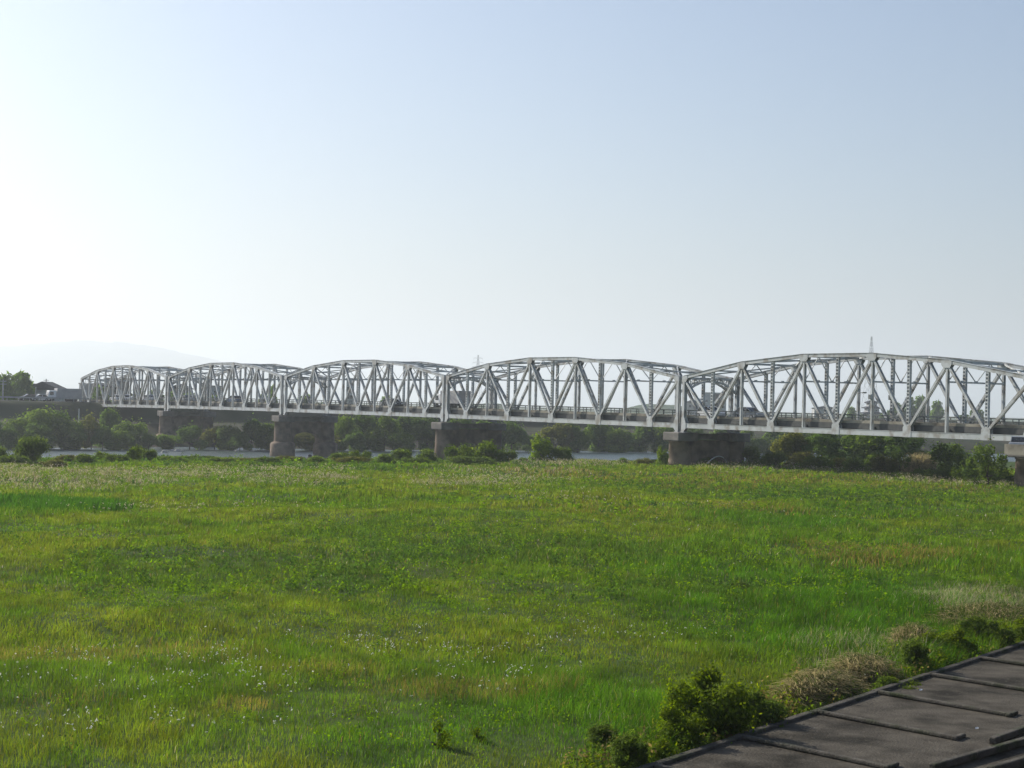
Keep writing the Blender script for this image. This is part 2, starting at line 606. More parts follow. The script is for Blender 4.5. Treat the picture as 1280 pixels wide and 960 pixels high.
def make_span(k, xl, xr):
    a, c = bridge_pt(xl), bridge_pt(xr)             # left (far) and right (near) ends
    za, zc = ZB[xl], ZB[xr]
    pl = Vector((a.x, a.y, za)); pr = Vector((c.x, c.y, zc))
    T = (pr - pl).normalized()                      # along the span towards the camera side
    label = ['grey truss span farthest away, landing on the far levee', 'grey truss span between the first two slim piers standing in the water',
             'grey truss span in the middle of the bridge, fully over the river',
             'grey truss span between the bush pier and the broad meadow pier',
             'largest and nearest grey truss span, running over the trees and out of frame'][k]
    root = wroot('truss_span', (pl + pr) / 2 + NV * (W / 2), label, 'bridge span', 'truss spans of the bridge')
    st = M['steel']
    def nd(i, side, z):                             # node i, truss side 0 near / 1 far, height over chord underside
        return pl.lerp(pr, i / 10) + NV * (W * side) + UP * z
    def top(i, side, dz=-.2):
        return nd(i, side, P * TOPH[i] + dz)
    for side in (0, 1):
        sg = NV
        bc = MB()
        for s_ in (-1, 1):
            bc.beam(nd(0, side, CH / 2) + sg * (.17 * s_), nd(10, side, CH / 2) + sg * (.17 * s_), sg, .04, CH)
        bc.beam(nd(0, side, CH - .02), nd(10, side, CH - .02), sg, .46, .04)
        bc.beam(nd(0, side, .02), nd(10, side, .02), sg, .30, .03)
        bco = bc.build('bottom_chord', st, root)
        tc_ = MB()
        prev = 0
        for i in (2, 4, 6, 8, 10):
            p_, q_ = top(prev, side, -.22), top(i, side, -.22)
            for s_ in (-1, 1):
                tc_.beam(p_ + sg * (.19 * s_), q_ + sg * (.19 * s_), sg, .04, .38)
            tc_.beam(p_ + UP * .215, q_ + UP * .215, sg, .56, .035)
            prev = i
        tco = tc_.build('top_chord', st, root)
        # gusset plates: at the foot of each V, and hanging under the top chord
        for i in (1, 3, 5, 7, 9):
            g = MB()
            ctr = nd(i, side, 0)
            for s_ in (-1, 1):
                o = sg * (s_ * .215) - sg * .012
                g.prism([ctr + o + T * t + UP * z for t, z in ((-.58, -.03), (.58, -.03), (.58, 1.0), (.46, 1.16), (-.46, 1.16), (-.58, 1.0))], sg * .024)
            g.build('gusset_plate', st, bco)
        for i in (2, 4, 6, 8):
            g = MB()
            ctr = nd(i, side, P * TOPH[i])
            for s_ in (-1, 1):
                o = sg * (s_ * .235) - sg * .012
                g.prism([ctr + o + T * t + UP * z for t, z in ((-.70, -.10), (-.70, -.52), (-.45, -.86), (.45, -.86), (.70, -.52), (.70, -.10))][::-1], sg * .024)
            g.build('gusset_plate', st, tco)
        for i, sgn in ((0, 1), (10, -1)):
            ep_ = MB()
            p_, q_ = nd(i, side, -.42), nd(i, side, P - .05)
            ep_.ibeam(p_, q_, sg, .42, .42, .05)
            ep_.beam(nd(i, side, -.42), nd(i, side, -.55), sg, .62, .62)
            epo = ep_.build('end_post', st, root)
            g = MB()
            for s_ in (-1, 1):
                o = sg * (s_ * .235) - sg * .012
                ctr = nd(i, side, 0)
                g.prism([ctr + o + T * (t * sgn) + UP * z for t, z in ((-.28, -.38), (.25, -.38), (.62, -.03), (.62, .55), (.3, 1.3), (-.28, 1.3))], sg * .024)
            g.build('gusset_plate', st, epo)
            g = MB()
            for s_ in (-1, 1):
                o = sg * (s_ * .235) - sg * .012
                ctr = nd(i, side, P)
                g.prism([ctr + o + T * (t * sgn) + UP * z for t, z in ((-.25, -.06), (-.25, -.75), (.45, -.75), (.72, -.4), (.72, .05))], sg * .024)
            g.build('gusset_plate', st, epo)
        for i in range(1, 10):
            v = MB()
            if i % 2:
                laced_column(v, nd(i, side, 1.05), top(i, side, -.42), sg, T)
            else:
                v.ibeam(nd(i, side, CH - .02), top(i, side, -.45), sg, .31, .24)
            v.build('vertical', st, root)
        for i in range(10):
            d_ = MB()
            if i % 2 == 0:
                p_, q_ = top(i, side, -.45), nd(i + 1, side, .75)
            else:
                p_, q_ = nd(i, side, .75), top(i + 1, side, -.45)
            d_.ibeam(p_, q_, sg, .31, .29)
            d_.build('diagonal', st, root)
    # arched portals
    for i in (0, 10):
        m_ = MB()
        pts = []
        for t in range(0, 13):
            u = t / 12
            zz = P - 2.05 + 1.45 * (1 - abs(2 * u - 1) ** 2.3)
            pts.append(nd(i, 0, zz) + NV * (W * (.02 + .96 * u)))
        tp = [nd(i, 0, P - .28) + NV * (W * (.02 + .96 * t / 12)) for t in range(13)]
        for t in range(12):
            m_.beam(pts[t], pts[t + 1], T, .32, .20)
            m_.beam(pts[t], tp[t], T, .10, .10)
            if t % 2 == 0: m_.beam(tp[t], pts[t + 1], T, .08, .08)
            else: m_.beam(pts[t], tp[t + 1], T, .08, .08)
        m_.beam(tp[0], tp[12], T, .34, .26)
        m_.build('portal_frame', st, root)
    # sway frames
    for i in (2, 4, 6, 8):
        m_ = MB()
        zs, zt = 5.78, P * TOPH[i] - .25
        m_.beam(nd(i, 0, zs), nd(i, 1, zs), T, .2, .17)
        m_.beam(nd(i, 0, zt), nd(i, 1, zt), T, .26, .24)
        for t in range(4):
            p_ = nd(i, 0, zs if t % 2 == 0 else zt) + NV * (W * t / 4)
            q_ = nd(i, 0, zt if t % 2 == 0 else zs) + NV * (W * (t + 1) / 4)
            m_.beam(p_, q_, T, .09, .085)
        for t in (1, 2, 3):
            m_.box(nd(i, 0, zs + .09) + NV * (W * t / 4), (T, NV, UP), (.05, .22, .10))
        m_.build('sway_frame', st, root)
    for a_, b_ in ((0, 2), (2, 4), (4, 6), (6, 8), (8, 10)):
        m_ = MB()
        m_.beam(top(a_, 0, -.2), top(b_, 1, -.2), UP, .16, .13)
        m_.beam(top(a_, 1, -.23), top(b_, 0, -.23), UP, .16, .13)
        mid = (a_ + b_) // 2
        pm0 = (top(a_, 0, -.22) + top(b_, 0, -.22)) / 2
        pm1 = (top(a_, 1, -.22) + top(b_, 1, -.22)) / 2
        m_.beam(pm0, pm1, T, .2, .2)
        m_.build('lateral_bracing', st, root)
    # floor
    inset = .42
    fb = MB()
    for i in range(11):
        e_ = .35 if i == 0 else (-.35 if i == 10 else 0)
        fb.beam(nd(i, 0, .62) + NV * .28 + T * e_, nd(i, 1, .62) - NV * .28 + T * e_, T, .3, .62)
    for t in (.14, .32, .5, .68, .86):
        fb.beam(nd(0, 0, .80) + NV * (W * t), nd(10, 0, .80) + NV * (W * t), NV, .2, .30)
    fb.build('floor_beams', M['deck_steel'], root)
    dk = MB()
    dk.beam(nd(0, 0, DK - .14) + NV * (W / 2), nd(10, 0, DK - .14) + NV * (W / 2), NV, W - 2 * inset, .26)
    for f_ in (0, 1):
        o = NV * (W * f_ + (inset + .1) * (1 - 2 * f_))
        dk.beam(nd(0, 0, DK - .44) + o, nd(10, 0, DK - .44) + o, NV, .18, .34)
    dko = dk.build('deck_slab', M['deck_steel'], root)
    rs = MB()
    zz = DK - .006
    rs.v = [nd(0, 0, zz) + NV * .8, nd(10, 0, zz) + NV * .8, nd(10, 0, zz) + NV * (W - .8), nd(0, 0, zz) + NV * (W - .8)]
    rs.f = [(0, 1, 2, 3)]
    rs.build('road_surface', M['asphalt'], dko)
    ls = MB()
    zz = DK - .002
    n = 7
    for i in range(n):
        s0, s1 = 10 * (i + .15) / n, 10 * (i + .75) / n
        b0 = len(ls.v)
        ls.v += [nd(s0, 0, zz) + NV * (W / 2 - .07), nd(s1, 0, zz) + NV * (W / 2 - .07), nd(s1, 0, zz) + NV * (W / 2 + .07), nd(s0, 0, zz) + NV * (W / 2 + .07)]
        ls.f.append((b0, b0 + 1, b0 + 2, b0 + 3))
    ls.build('lane_marking', M['paint'], dko)
    for f_ in (0, 1):
        o = NV * (W * f_ + (inset + .12) * (1 - 2 * f_))
        pp = MB()
        pp.beam(nd(0, 0, DK + .14) + o, nd(10, 0, DK + .14) + o, NV, .16, .28)
        ppo = pp.build('parapet', M['parapet'], root)
        rl = MB()
        rl.beam(nd(0, 0, DK + .88) + o, nd(10, 0, DK + .88) + o, NV, .10, .11)
        rl.beam(nd(0, 0, DK + .58) + o, nd(10, 0, DK + .58) + o, NV, .05, .06)
        n = 30
        for i in range(n + 1):
            t = min(max(10 * i / n, .03), 9.97)
            rl.beam(nd(t, 0, DK + .26) + o, nd(t, 0, DK + .84) + o, NV, .07, .09)
        rl.build('railing', M['steel_rail'], ppo)
    span_data.append((nd, T, root))


for k, (xl, xr) in enumerate(ENDS):
    make_span(k, xl, xr)


# piers
def make_pier(k, pxc, zbot, label):
    c = bridge_pt(pxc)
    zb = 4.55
    c0 = Vector((c.x, c.y, 0))
    root = wroot('bridge_pier', c0 + NV * (W / 2), label, 'bridge pier', 'stone piers of the bridge')
    ztop, zcap = zb - .56, zb - 1.62
    rad = 1.42 if k >= 2 else 1.5
    for s_ in (0, 1):
        cc = c0 + NV * (W * s_)
        mb = MB()
        prof = [(rad * 1.08, zbot), (rad * 1.06, 0 if k >= 2 else -.35)]
        prof = [(rad * 1.07, zbot), (rad * 1.04, .6), (rad * .985, zcap - .16), (rad * 1.04, zcap - .14), (rad * 1.04, zcap + .02)]
        mb.lathe(cc, prof, 32)
        co = mb.build('column', M['pier'], root)
        for p in co.data.polygons: p.use_smooth = len(p.vertices) == 4
        if k < 2:
            fb = MB()
            fb.lathe(cc, [(2.2, zbot), (2.2, -1.1), (2.05, -.75), (rad * 1.05, -.55)], 32)
            fo = fb.build('footing', M['pier'], root)
            for p in fo.data.polygons: p.use_smooth = len(p.vertices) == 4
        cp = MB()
        cp.box(Vector((cc.x, cc.y, (ztop + zcap) / 2)), (D, NV, UP), (1.56, 1.56, (ztop - zcap) / 2))
        cp.build('cap', M['cap'], root, bevel=.12)
    # web wall with an arched opening low down
    mb = MB()
    th = .75
    w0, w1 = rad * .8, W - rad * .8
    o0, o1 = rad + .25, W - rad - .25
    crown, spring = 1.15, .15
    if k >= 2:
        crown, spring = 1.0, .0
    us = list(np.linspace(o0, o1, 15))
    arch = [(u, spring + (crown - spring) * sqrt(max(0, 1 - ((u - W / 2) / ((o1 - o0) / 2)) ** 2))) for u in us]
    for s_ in (-1, 1):
        pass
    ztw = zcap + .1
    base = c0 - D * th
    prof = [(w0, zbot), (o0, zbot)] + arch + [(o1, zbot), (w1, zbot), (w1, ztw), (w0, ztw)]
    # split into strips so the outline stays convex per face
    strips = [[(w0, zbot), (o0, zbot), (o0, ztw), (w0, ztw)], [(o1, zbot), (w1, zbot), (w1, ztw), (o1, ztw)]]
    for i in range(len(arch) - 1):
        strips.append([arch[i], arch[i + 1], (arch[i + 1][0], ztw), (arch[i][0], ztw)])
    n0 = len(mb.v)
    for s_ in strips:
        n = len(mb.v)
        for dd in (0, 2 * th):
            mb.v += [base + D * dd + NV * u + UP * z for u, z in s_]
        mb.f += [(n, n + 1, n + 2, n + 3), (n + 7, n + 6, n + 5, n + 4), (n, n + 4, n + 5, n + 1)]
    for (u, z0, z1) in ((o0, zbot, spring), (o1, zbot, spring)):
        n = len(mb.v)
        mb.v += [base + NV * u + UP * z0, base + D * 2 * th + NV * u + UP * z0, base + D * 2 * th + NV * u + UP * z1, base + NV * u + UP * z1]
        mb.f.append((n, n + 1, n + 2, n + 3))
    mb.build('web_wall', M['pier'], root)
    bt = MB()
    bt.beam(c0 + NV * (w0 + .5) + UP * (ztop - .5), c0 + NV * (w1 - .5) + UP * (ztop - .5), D, 1.9, .7)
    bt.build('cross_beam', M['cap'], root)
    return root


make_pier(0, 209.3, -6, 'stone pier standing in the water below the far end of the bridge, smallest in view')
make_pier(1, 354.6, -6, 'stone pier in the river whose arched opening shows water and bushes')
make_pier(2, 557.1, -4, 'stone pier rising behind the long bush at the meadow edge')
make_pier(3, 851.8, -1.5, 'broad dark stone pier standing on the meadow edge, all of it in view')
make_pier(4, 1289.5, -1.5, 'sunlit stone pier cut off by the frame, beside the small tree')

# far abutment
ab = wroot('bridge_abutment', (B2.x, B2.y, 0), 'dark concrete abutment carrying the far end of the bridge on the levee', 'abutment')
c0 = Vector((B2.x, B2.y, 0)) + D * .9
mb = MB()
mb.box(c0 + D * 1.2 + NV * (W / 2) + UP * 2.1, (D, NV, UP), (1.9, W / 2 + 1.2, 1.75))
mb.build('wall', M['cap'], ab, bevel=.05)
for s_ in (-1.2, W + 1.2):
    mb = MB()
    mb.box(c0 + D * .6 + NV * (s_) + UP * 4.6, (D, NV, UP), (.45, .45, 2.9))
    mb.box(c0 + D * .6 + NV * (s_) + UP * 7.57, (D, NV, UP), (.55, .55, .09))
    mb.build('pillar', M['cap'], ab, bevel=.03)
mb = MB()
mb.box(c0 + D * 5 + NV * (W / 2) + UP * 5.15, (D, NV, UP), (5.2, W / 2 - .3, .2))
mb.build('approach_slab', M['asphalt'], ab)

# lamps and boxes on the trusses
nd5, T5, _ = span_data[4]
nd4, T4, _ = span_data[3]
def bridge_lamp(p, dirv, label):
    r_ = wroot('bridge_lamp', p, label, 'street lamp', 'lamps fixed to the bridge trusses')
    a_ = MB()
    a_.tube([p, p + dirv * .5 + UP * .1, p + dirv * 1.1 + UP * .12], [.035, .03, .03], 6)
    a_.build('arm', M['steel_rail'], r_)
    h_ = MB()
    h_.box(p + dirv * 1.35 + UP * .1, (dirv, dirv.cross(UP).normalized(), UP), (.32, .14, .08))
    h_.build('lamp_head', M['steel_rail'], r_, bevel=.03)
for i, z, lab in ((0, 5.2, 'small dark lamp on the downstream end post of the nearest span'),
                  (4, 4.6, 'small dark lamp on the downstream truss near the distant castle tower')):
    bridge_lamp(nd5(i, 1, z) + T5 * .2 - NV * .2, (T5 * 1 - NV * .3).normalized(), lab)
for (i, side, z, lab) in ((7 - 1, 0, 4.15, 'small grey switch box on a near upright of the nearest span'), (5, 1, 4.2, 'dark switch box on a laced upright of the downstream truss')):
    p = nd5(i, side, z) - NV * .3
    r_ = wroot('switch_box', p, lab, 'switch box')
    b_ = MB(); b_.box(p, (T5, NV, UP), (.22, .12, .28)); b_.build('housing', M['steel_rail'] if side else M['steel'], r_, bevel=.02)
    b_ = MB(); b_.box(p - NV * .135, (T5, NV, UP), (.17, .012, .22)); b_.build('door', M['steel_rail'], r_)


# ------------------------------------------------------------------ vehicles
def car_proto(paint, low=False):
    root = empty('parked_car', (0, 0, 0))
    root['_o'] = (0, 0, 0)
    X, Yv = Vector((1, 0, 0)), Vector((0, 1, 0))
    bd = MB()
    hw = .82
    prof = [(-2.05, .32), (-2.1, .62), (-2.0, .86), (-1.45, .93), (1.0, .96), (1.7, .88), (2.08, .74), (2.1, .36), (1.9, .26), (-1.9, .26)]
    bd.prism([Vector((x, -hw, z)) for x, z in prof][::-1], (0, 2 * hw, 0))
    bd.build('body', paint, root, bevel=.07)
    gl = MB()
    gp = [(-1.62, .93), (-1.15, 1.40), (.28, 1.42), (1.08, .95)]
    gl.prism([Vector((x, -.70, z)) for x, z in gp], (0, 1.40, 0))
    gl.build('window', M['glass'], root, bevel=.04)
    rf = MB()
    rp = [(-1.2, 1.38), (-1.05, 1.46), (.12, 1.48), (.34, 1.39)]
    rf.prism([Vector((x, -.68, z)) for x, z in rp], (0, 1.36, 0))
    for s_ in (-1, 1):
        for xa, xb in ((-1.68, -1.15), (1.12, .28), (-.4, -.38)):
            rf.beam(Vector((xa, .69 * s_, .94)), Vector((xb, .69 * s_, 1.40)), Yv, .06, .08)
    rf.build('roof', paint, root)
    for x in (-1.3, 1.32):
        for s_ in (-1, 1):
            wh = MB()
            wh.lathe((x, s_ * .74, .31), [(.31, -.1), (.31, .1)], 16, (X, Vector((0, 0, 1)), Yv))
            wo_ = wh.build('wheel', M['tyre'], root)
            hb = MB()
            hb.lathe((x, s_ * .85, .31), [(.19, -.012), (.15, .012)], 12, (X, Vector((0, 0, 1)), Yv))
            hb.build('rim', M['silver'], wo_)
    for s_ in (-1, 1):
        hl = MB()
        hl.box((2.08, s_ * .6, .66), (X, Yv, UP), (.03, .16, .07))
        hl.build('headlight', M['white'], root)
    return root


cars = {n: car_proto(M[n]) for n in ('white', 'silver', 'darkcar', 'teal', 'bluecar')}
used = set()
def car(kind, loc, direction, label, group=None, name='car'):
    r_ = cars[kind]
    if kind in used:
        r_ = copy_tree(cars[kind])
    used.add(kind)
    r_.name = name
    r_.location = loc
    r_.rotation_euler = (0, 0, math.atan2(direction.y, direction.x))
    for k_ in ('group',):
        if k_ in r_: del r_[k_]
    return tag(r_, label, 'car', group)


def on_deck(k, frac, lane):
    nd, T, _ = span_data[k]
    return nd(frac * 10, 0, DK + .002) + NV * (W * lane), T
G = 'cars crossing the bridge'
for k, fr, lane, kind, lab in (
        (0, .13, .68, 'white', 'white car at the far end of the farthest truss span'),
        (0, .42, .30, 'white', 'white car at the middle of the farthest truss span, on the upstream lane'),
        (0, .57, .68, 'darkcar', 'dark car past the middle of the farthest truss span'),
        (0, .68, .32, 'white', 'white car closest to the far pier on the farthest span'),
        (1, .05, .34, 'silver', 'silver car just past the smallest pier on the second farthest span'),
        (1, .36, .70, 'bluecar', 'blue car on the second farthest truss span'),
        (2, .62, .32, 'darkcar', 'dark car ahead of the truck on the middle span'),
        (2, .50, .68, 'silver', 'silver car on the downstream lane of the middle span'),
        (4, .03, .33, 'white', 'white car entering the nearest truss span above the broad pier'),
        (4, .16, .36, 'silver', 'silver car behind the first V of the nearest truss span')):
    p, T = on_deck(k, fr, lane)
    car(kind, p, T if lane < .5 else -T, lab, G)


def truck(loc, direction, label, name='truck'):
    root = empty(name, (0, 0, 0), 0, label, 'truck', 'box trucks')
    root['_o'] = (0, 0, 0)
    X, Yv = Vector((1, 0, 0)), Vector((0, 1, 0))
    b_ = MB(); b_.box((-1.2, 0, 1.85), (X, Yv, UP), (2.75, 1.1, 1.02)); b_.build('cargo_box', M['cargo'], root, bevel=.04)
    b_ = MB(); b_.box((-.3, 0, .68), (X, Yv, UP), (3.7, .5, .12)); b_.build('chassis', M['tyre'], root)
    b_ = MB()
    b_.prism([Vector((x, -1.0, z)) for x, z in ((1.68, .5), (3.5, .5), (3.55, 1.2), (3.25, 2.3), (1.68, 2.4))][::1], (0, 2.0, 0))
    cb = b_.build('cab', M['white'], root, bevel=.06)
    b_ = MB()
    b_.prism([Vector((x, -.9, z)) for x, z in ((3.555, 1.3), (3.30, 2.15), (3.26, 2.15), (3.5, 1.3))], (0, 1.8, 0))
    b_.build('windscreen', M['glass'], cb)
    for s_ in (-1, 1):
        b_ = MB(); b_.box((2.75, s_ * 1.005, 1.72), (X, Yv, UP), (.42, .015, .34)); b_.build('side_window', M['glass'], cb)
    for x in (2.6, -1.3, -2.6):
        for s_ in (-1, 1):
            wh = MB(); wh.lathe((x, s_ * .92, .45), [(.45, -.14), (.45, .14)], 18, (X, Vector((0, 0, 1)), Yv)); wh.build('wheel', M['tyre'], root)
    root.location = loc
    root.rotation_euler = (0, 0, math.atan2(direction.y, direction.x))
    return root


ZRD = ZR + .01
def on_levee(px, q):
    # point on the far levee road seen at column px
    best = None
    for p in np.arange(PB - 60, PB + 40, .1):
        v = qp(q, p, ZRD)
        d = cam_rot.transposed() @ (v - CAM)
        x_ = 640 + F * d.x / -d.z
        if best is None or abs(x_ - px) < best[0]:
            best = (abs(x_ - px), v)
    return best[1]
truck(on_levee(78, 377.2), -NV, 'grey box truck with a white cab on the far levee road beside the bridge end')
car('white', on_levee(49.5, 377.2), -NV, 'white car on the far levee road ahead of the box truck', 'cars on the far levee road')
car('darkcar', on_levee(35, 377.2), -NV, 'dark car on the far levee road left of the white car', 'cars on the far levee road')
p, T = on_deck(2, .86, .7)
truck(p, -T, 'grey box truck on the middle truss span near the bush pier')

# guard rail along the far levee road
gr = wroot('guard_rail', on_levee(40, 374.9), 'pale guard rail along the far levee road below the parked vehicles', 'guard rail')
mb = MB(); mb.beam(qp(374.9, PB - 60, ZR + .72), qp(374.9, PB - 1.6, ZR + .72), D, .05, .32); mb.build('rail', M['pole'], gr)
for i in range(24):
    mb = MB(); p0 = qp(375.02, PB - 59 + i * 2.45, ZR); mb.box(p0 + UP * .42, (D, NV, UP), (.05, .05, .45)); mb.build('post', M['pole'], gr)

# side platform at the right edge with two parked cars
ctr = bridge_pt(1289.5); ctr = Vector((ctr.x, ctr.y, 0))
p0 = ctr - NV * 3.6
pz = at(1272, 564, p0.y).z
side = wroot('side_platform', p0, 'concrete side platform on the near pier carrying parked cars at the frame edge', 'platform')
mb = MB()
mb.box(p0 - D * 8.4 + UP * (pz - .14), (D, NV, UP), (6.2, 2.5, .14)); mb.build('slab', M['cap'], side, bevel=.03)
mb = MB(); mb.box(p0 - D * 8.4 - NV * 2.58 + UP * (pz + .22), (D, NV, UP), (6.2, .08, .5)); mb.build('upstand', M['parapet'], side, bevel=.02)
for dd in (-12, -7.5):
    mb = MB(); mb.box(p0 + D * dd - NV * .2 + UP * ((pz - .28) / 2 - .3), (D, NV, UP), (.3, .3, (pz - .28) / 2 + .3)); mb.build('support_post', M['pier'], side)
vdir = Vector((p0.x, p0.y, 0)).normalized()
car('silver', p0 + NV * .2 - D * 1.75 + UP * pz, (vdir + .35 * NV).normalized(), 'silver car parked beside the bridge at the right frame edge', None)
car('teal', p0 + NV * .2 - D * 4.3 + UP * pz, (vdir + .35 * NV).normalized(), 'teal car cut off by the frame beside the silver car', None)


# ------------------------------------------------------------------ foliage
def crown_mesh(name, seed, rx, ry, h, nl, nleaf, leaf, dark, light, z0=.0, droop=0., spray=.0, lobe=(.34, .52), up=.25, lm='leaf'):
    """leaves gathered in uneven clumps: base at z = z0*h, top near z = h"""
    g = np.random.default_rng(seed)
    cs, rs = [], []
    for i in range(nl):
        a = g.uniform(0, 2 * pi)
        r = sqrt(g.uniform(0, 1)) * .72
        zz = g.uniform(z0 + .10, .84)
        k = 1 - .75 * max(0, (zz - .45)) ** 1.2
        cs.append((cos(a) * r * rx * k, sin(a) * r * ry * k, zz * h))
        s_ = g.uniform(*lobe)
        rs.append((s_ * rx * .8 * k, s_ * ry * .8 * k, s_ * h * .42))
    cs, rs = np.array(cs), np.array(rs)
    wts = rs[:, 0] * rs[:, 2]
    li = g.choice(nl, nleaf, p=wts / wts.sum())
    d = g.normal(size=(nleaf, 3)); d /= np.linalg.norm(d, axis=1)[:, None]
    rad = np.where(g.random(nleaf) < .85, g.uniform(.78, 1.08, nleaf), g.uniform(.3, .8, nleaf))
    # ragged surface: clumps of leaves
    fr = .75 + .5 * vnoise(d[:, 0] * 3.1 + li * 7.3 + 50, d[:, 1] * 3.1 + d[:, 2] * 2.3 + 80, seed)
    c = cs[li] + d * rs[li] * (rad * fr)[:, None]
    if spray > 0:
        ns = int(nleaf * spray)
        k = g.choice(nleaf, ns, replace=False)
        c[k] += d[k] * rs[li[k]] * g.uniform(.1, .55, ns)[:, None] + np.array([0, 0, 1]) * (g.uniform(0, .16, ns) * h)[:, None]
    if droop:
        rr = np.sqrt((c[:, 0] / rx) ** 2 + (c[:, 1] / ry) ** 2)
        c[:, 2] -= droop * h * rr ** 2
    c[:, 2] = np.maximum(c[:, 2], .02 * h + g.random(nleaf) * .1)
    nrm = d + g.normal(size=(nleaf, 3)) * .4 + np.array([0, 0, up])
    nrm /= np.linalg.norm(nrm, axis=1)[:, None]
    t1 = np.cross(nrm, g.normal(size=(nleaf, 3))); t1 /= np.linalg.norm(t1, axis=1)[:, None]
    t2 = np.cross(nrm, t1)
    s1 = (leaf * g.uniform(.6, 1.35, nleaf))[:, None]
    s2 = s1 * g.uniform(.4, .75, nleaf)[:, None]
    V = np.empty((nleaf, 4, 3))
    V[:, 0] = c - t1 * s1
    V[:, 1] = c - t2 * s2 + nrm * s2 * .25
    V[:, 2] = c + t1 * s1
    V[:, 3] = c + t2 * s2 + nrm * s2 * .25
    lt = np.clip(g.random(nleaf) * .55 + .45 * g.random(nl)[li], 0, 1)[:, None]
    tone = np.array(dark) * (1 - lt) + np.array(light) * lt
    tone = tone * g.uniform(.85, 1.15, (nleaf, 1))
    tone = np.repeat(tone[:, None, :], 4, 1).reshape(-1, 3)
    f_ = np.arange(nleaf * 4).reshape(-1, 4)
    return np_mesh(name, V.reshape(-1, 3), [f_], M[lm], tone, link=False), cs


def trunk_mesh(name, cs, h, seed, r0=.16, n=6):
    g = np.random.default_rng(seed)
    mb = MB()
    fork = h * .28
    mb.tube([(0, 0, -.4), (g.normal() * .04, g.normal() * .04, fork * .6), (g.normal() * .1, g.normal() * .1, fork)], [r0, r0 * .85, r0 * .7], 8)
    for c in cs[:n]:
        mid = Vector((c[0] * .45, c[1] * .45, fork + (c[2] - fork) * .5 + .1))
        mb.tube([(0, 0, fork * .85), mid, Vector(c)], [r0 * .55, r0 * .34, r0 * .1], 6)
    me = bpy.data.meshes.new(name)
    me.from_pydata([tuple(v) for v in mb.v], [], mb.f)
    me.materials.append(M['bark'])
    for p in me.polygons: p.use_smooth = True
    return me


GREEN = dict(
    willow=((.048, .085, .018), (.125, .170, .036)),
    dark=((.038, .072, .022), (.100, .148, .038)),
    fresh=((.050, .095, .010), (.135, .175, .020)),
    olive=((.060, .075, .018), (.130, .130, .038)),
)
protos = {}
def proto(key, *a, **k):
    me, cs = crown_mesh('crown', *a, **k)
    h = a[3]
    tm = trunk_mesh('trunk', cs, h, a[0], r0=max(.05, h * .022))
    protos[key] = (me, tm, a[1], h)
for i, gname in enumerate(('willow', 'dark', 'willow', 'olive')):
    dk_, lt_ = GREEN[gname]
    proto('bank%d' % i, 20 + i, 4.2, 4.2, 7.0, 13, 7500, .24, dk_, lt_, spray=.04, lobe=(.36, .58), up=.45)
dk_, lt_ = GREEN['dark']
proto('tall0', 31, 4.0, 4.0, 10.0, 15, 8500, .28, dk_, lt_, spray=.02, lobe=(.36, .56), up=.45)
dk_, lt_ = GREEN['willow']
proto('tall1', 32, 4.2, 4.2, 9.5, 15, 8500, .27, dk_, lt_, spray=.03, lobe=(.36, .56), up=.45)
for i, gname in enumerate(('fresh', 'willow', 'olive')):
    dk_, lt_ = GREEN[gname]
    proto('bush%d' % i, 40 + i, 3.0, 2.4, 2.6, 17, 5200, .15, dk_, lt_, z0=0, spray=.22, lobe=(.28, .5), lm='bush_leaf')
dk_, lt_ = GREEN['fresh']
proto('sapling', 50, 1.7, 1.7, 4.0, 12, 3600, .15, dk_, lt_, spray=.2)
dk_, lt_ = GREEN['dark']
dk_, lt_ = GREEN['willow']
proto('airy', 55, 3.0, 3.0, 5.2, 18, 3000, .17, dk_, lt_, spray=.25, lobe=(.24, .42), lm='bush_leaf')
dk_, lt_ = GREEN['fresh']
proto('weed', 56, .34, .34, .62, 9, 420, .036, dk_, lt_, z0=0, spray=.3, lobe=(.3, .5), lm='bush_leaf')
dk_, lt_ = GREEN['dark']
proto('far', 60, 7.0, 6.0, 9.0, 16, 2600, .6, dk_, lt_)
for i, gname in enumerate(('fresh', 'willow')):
    dk_, lt_ = GREEN[gname]
    proto('near%d' % i, 70 + i, 1.3, 1.1, 1.7, 24, 15000, .048, dk_, lt_, z0=0, spray=.14, lobe=(.22, .42), up=.4, lm='bush_leaf')


def plant(key, name, cat, x, y, sx, sz, label, group, z=None, rz=None):
    me, tm, r_, h_ = protos[key]
    if z is None:
        z = float(ground_z(np.array([x]), np.array([y]))[0]) - .08
    root = empty(name, (x, y, z), random.uniform(0, 6.28) if rz is None else rz, label, cat, group)
    root.scale = (sx, sx, sz)
    for n_, me_ in (('crown', me), ('trunk', tm)):
        o = bpy.data.objects.new(n_, me_)
        col.objects.link(o)
        o.parent = root
    return root


def row(lst, group, fmt):
    """lst: (px, Y, width_m, height_m, key, name, cat, words); labels count along each row"""
    cnt = len(lst)
    for i, (px, Y, wd, ht, key, name, cat, lab) in enumerate(lst):
        me, tm, r_, h_ = protos[key]
        plant(key, name, cat, xat(px, Y), Y, wd / 2 / r_, ht / h_, lab, group)


def Yq(px, q):
    """distance ahead of the point with river coordinate q seen at column px"""
    d = ray(px, 560)
    s_ = d.x / d.y
    return q / (s_ * D2.x + D2.y)


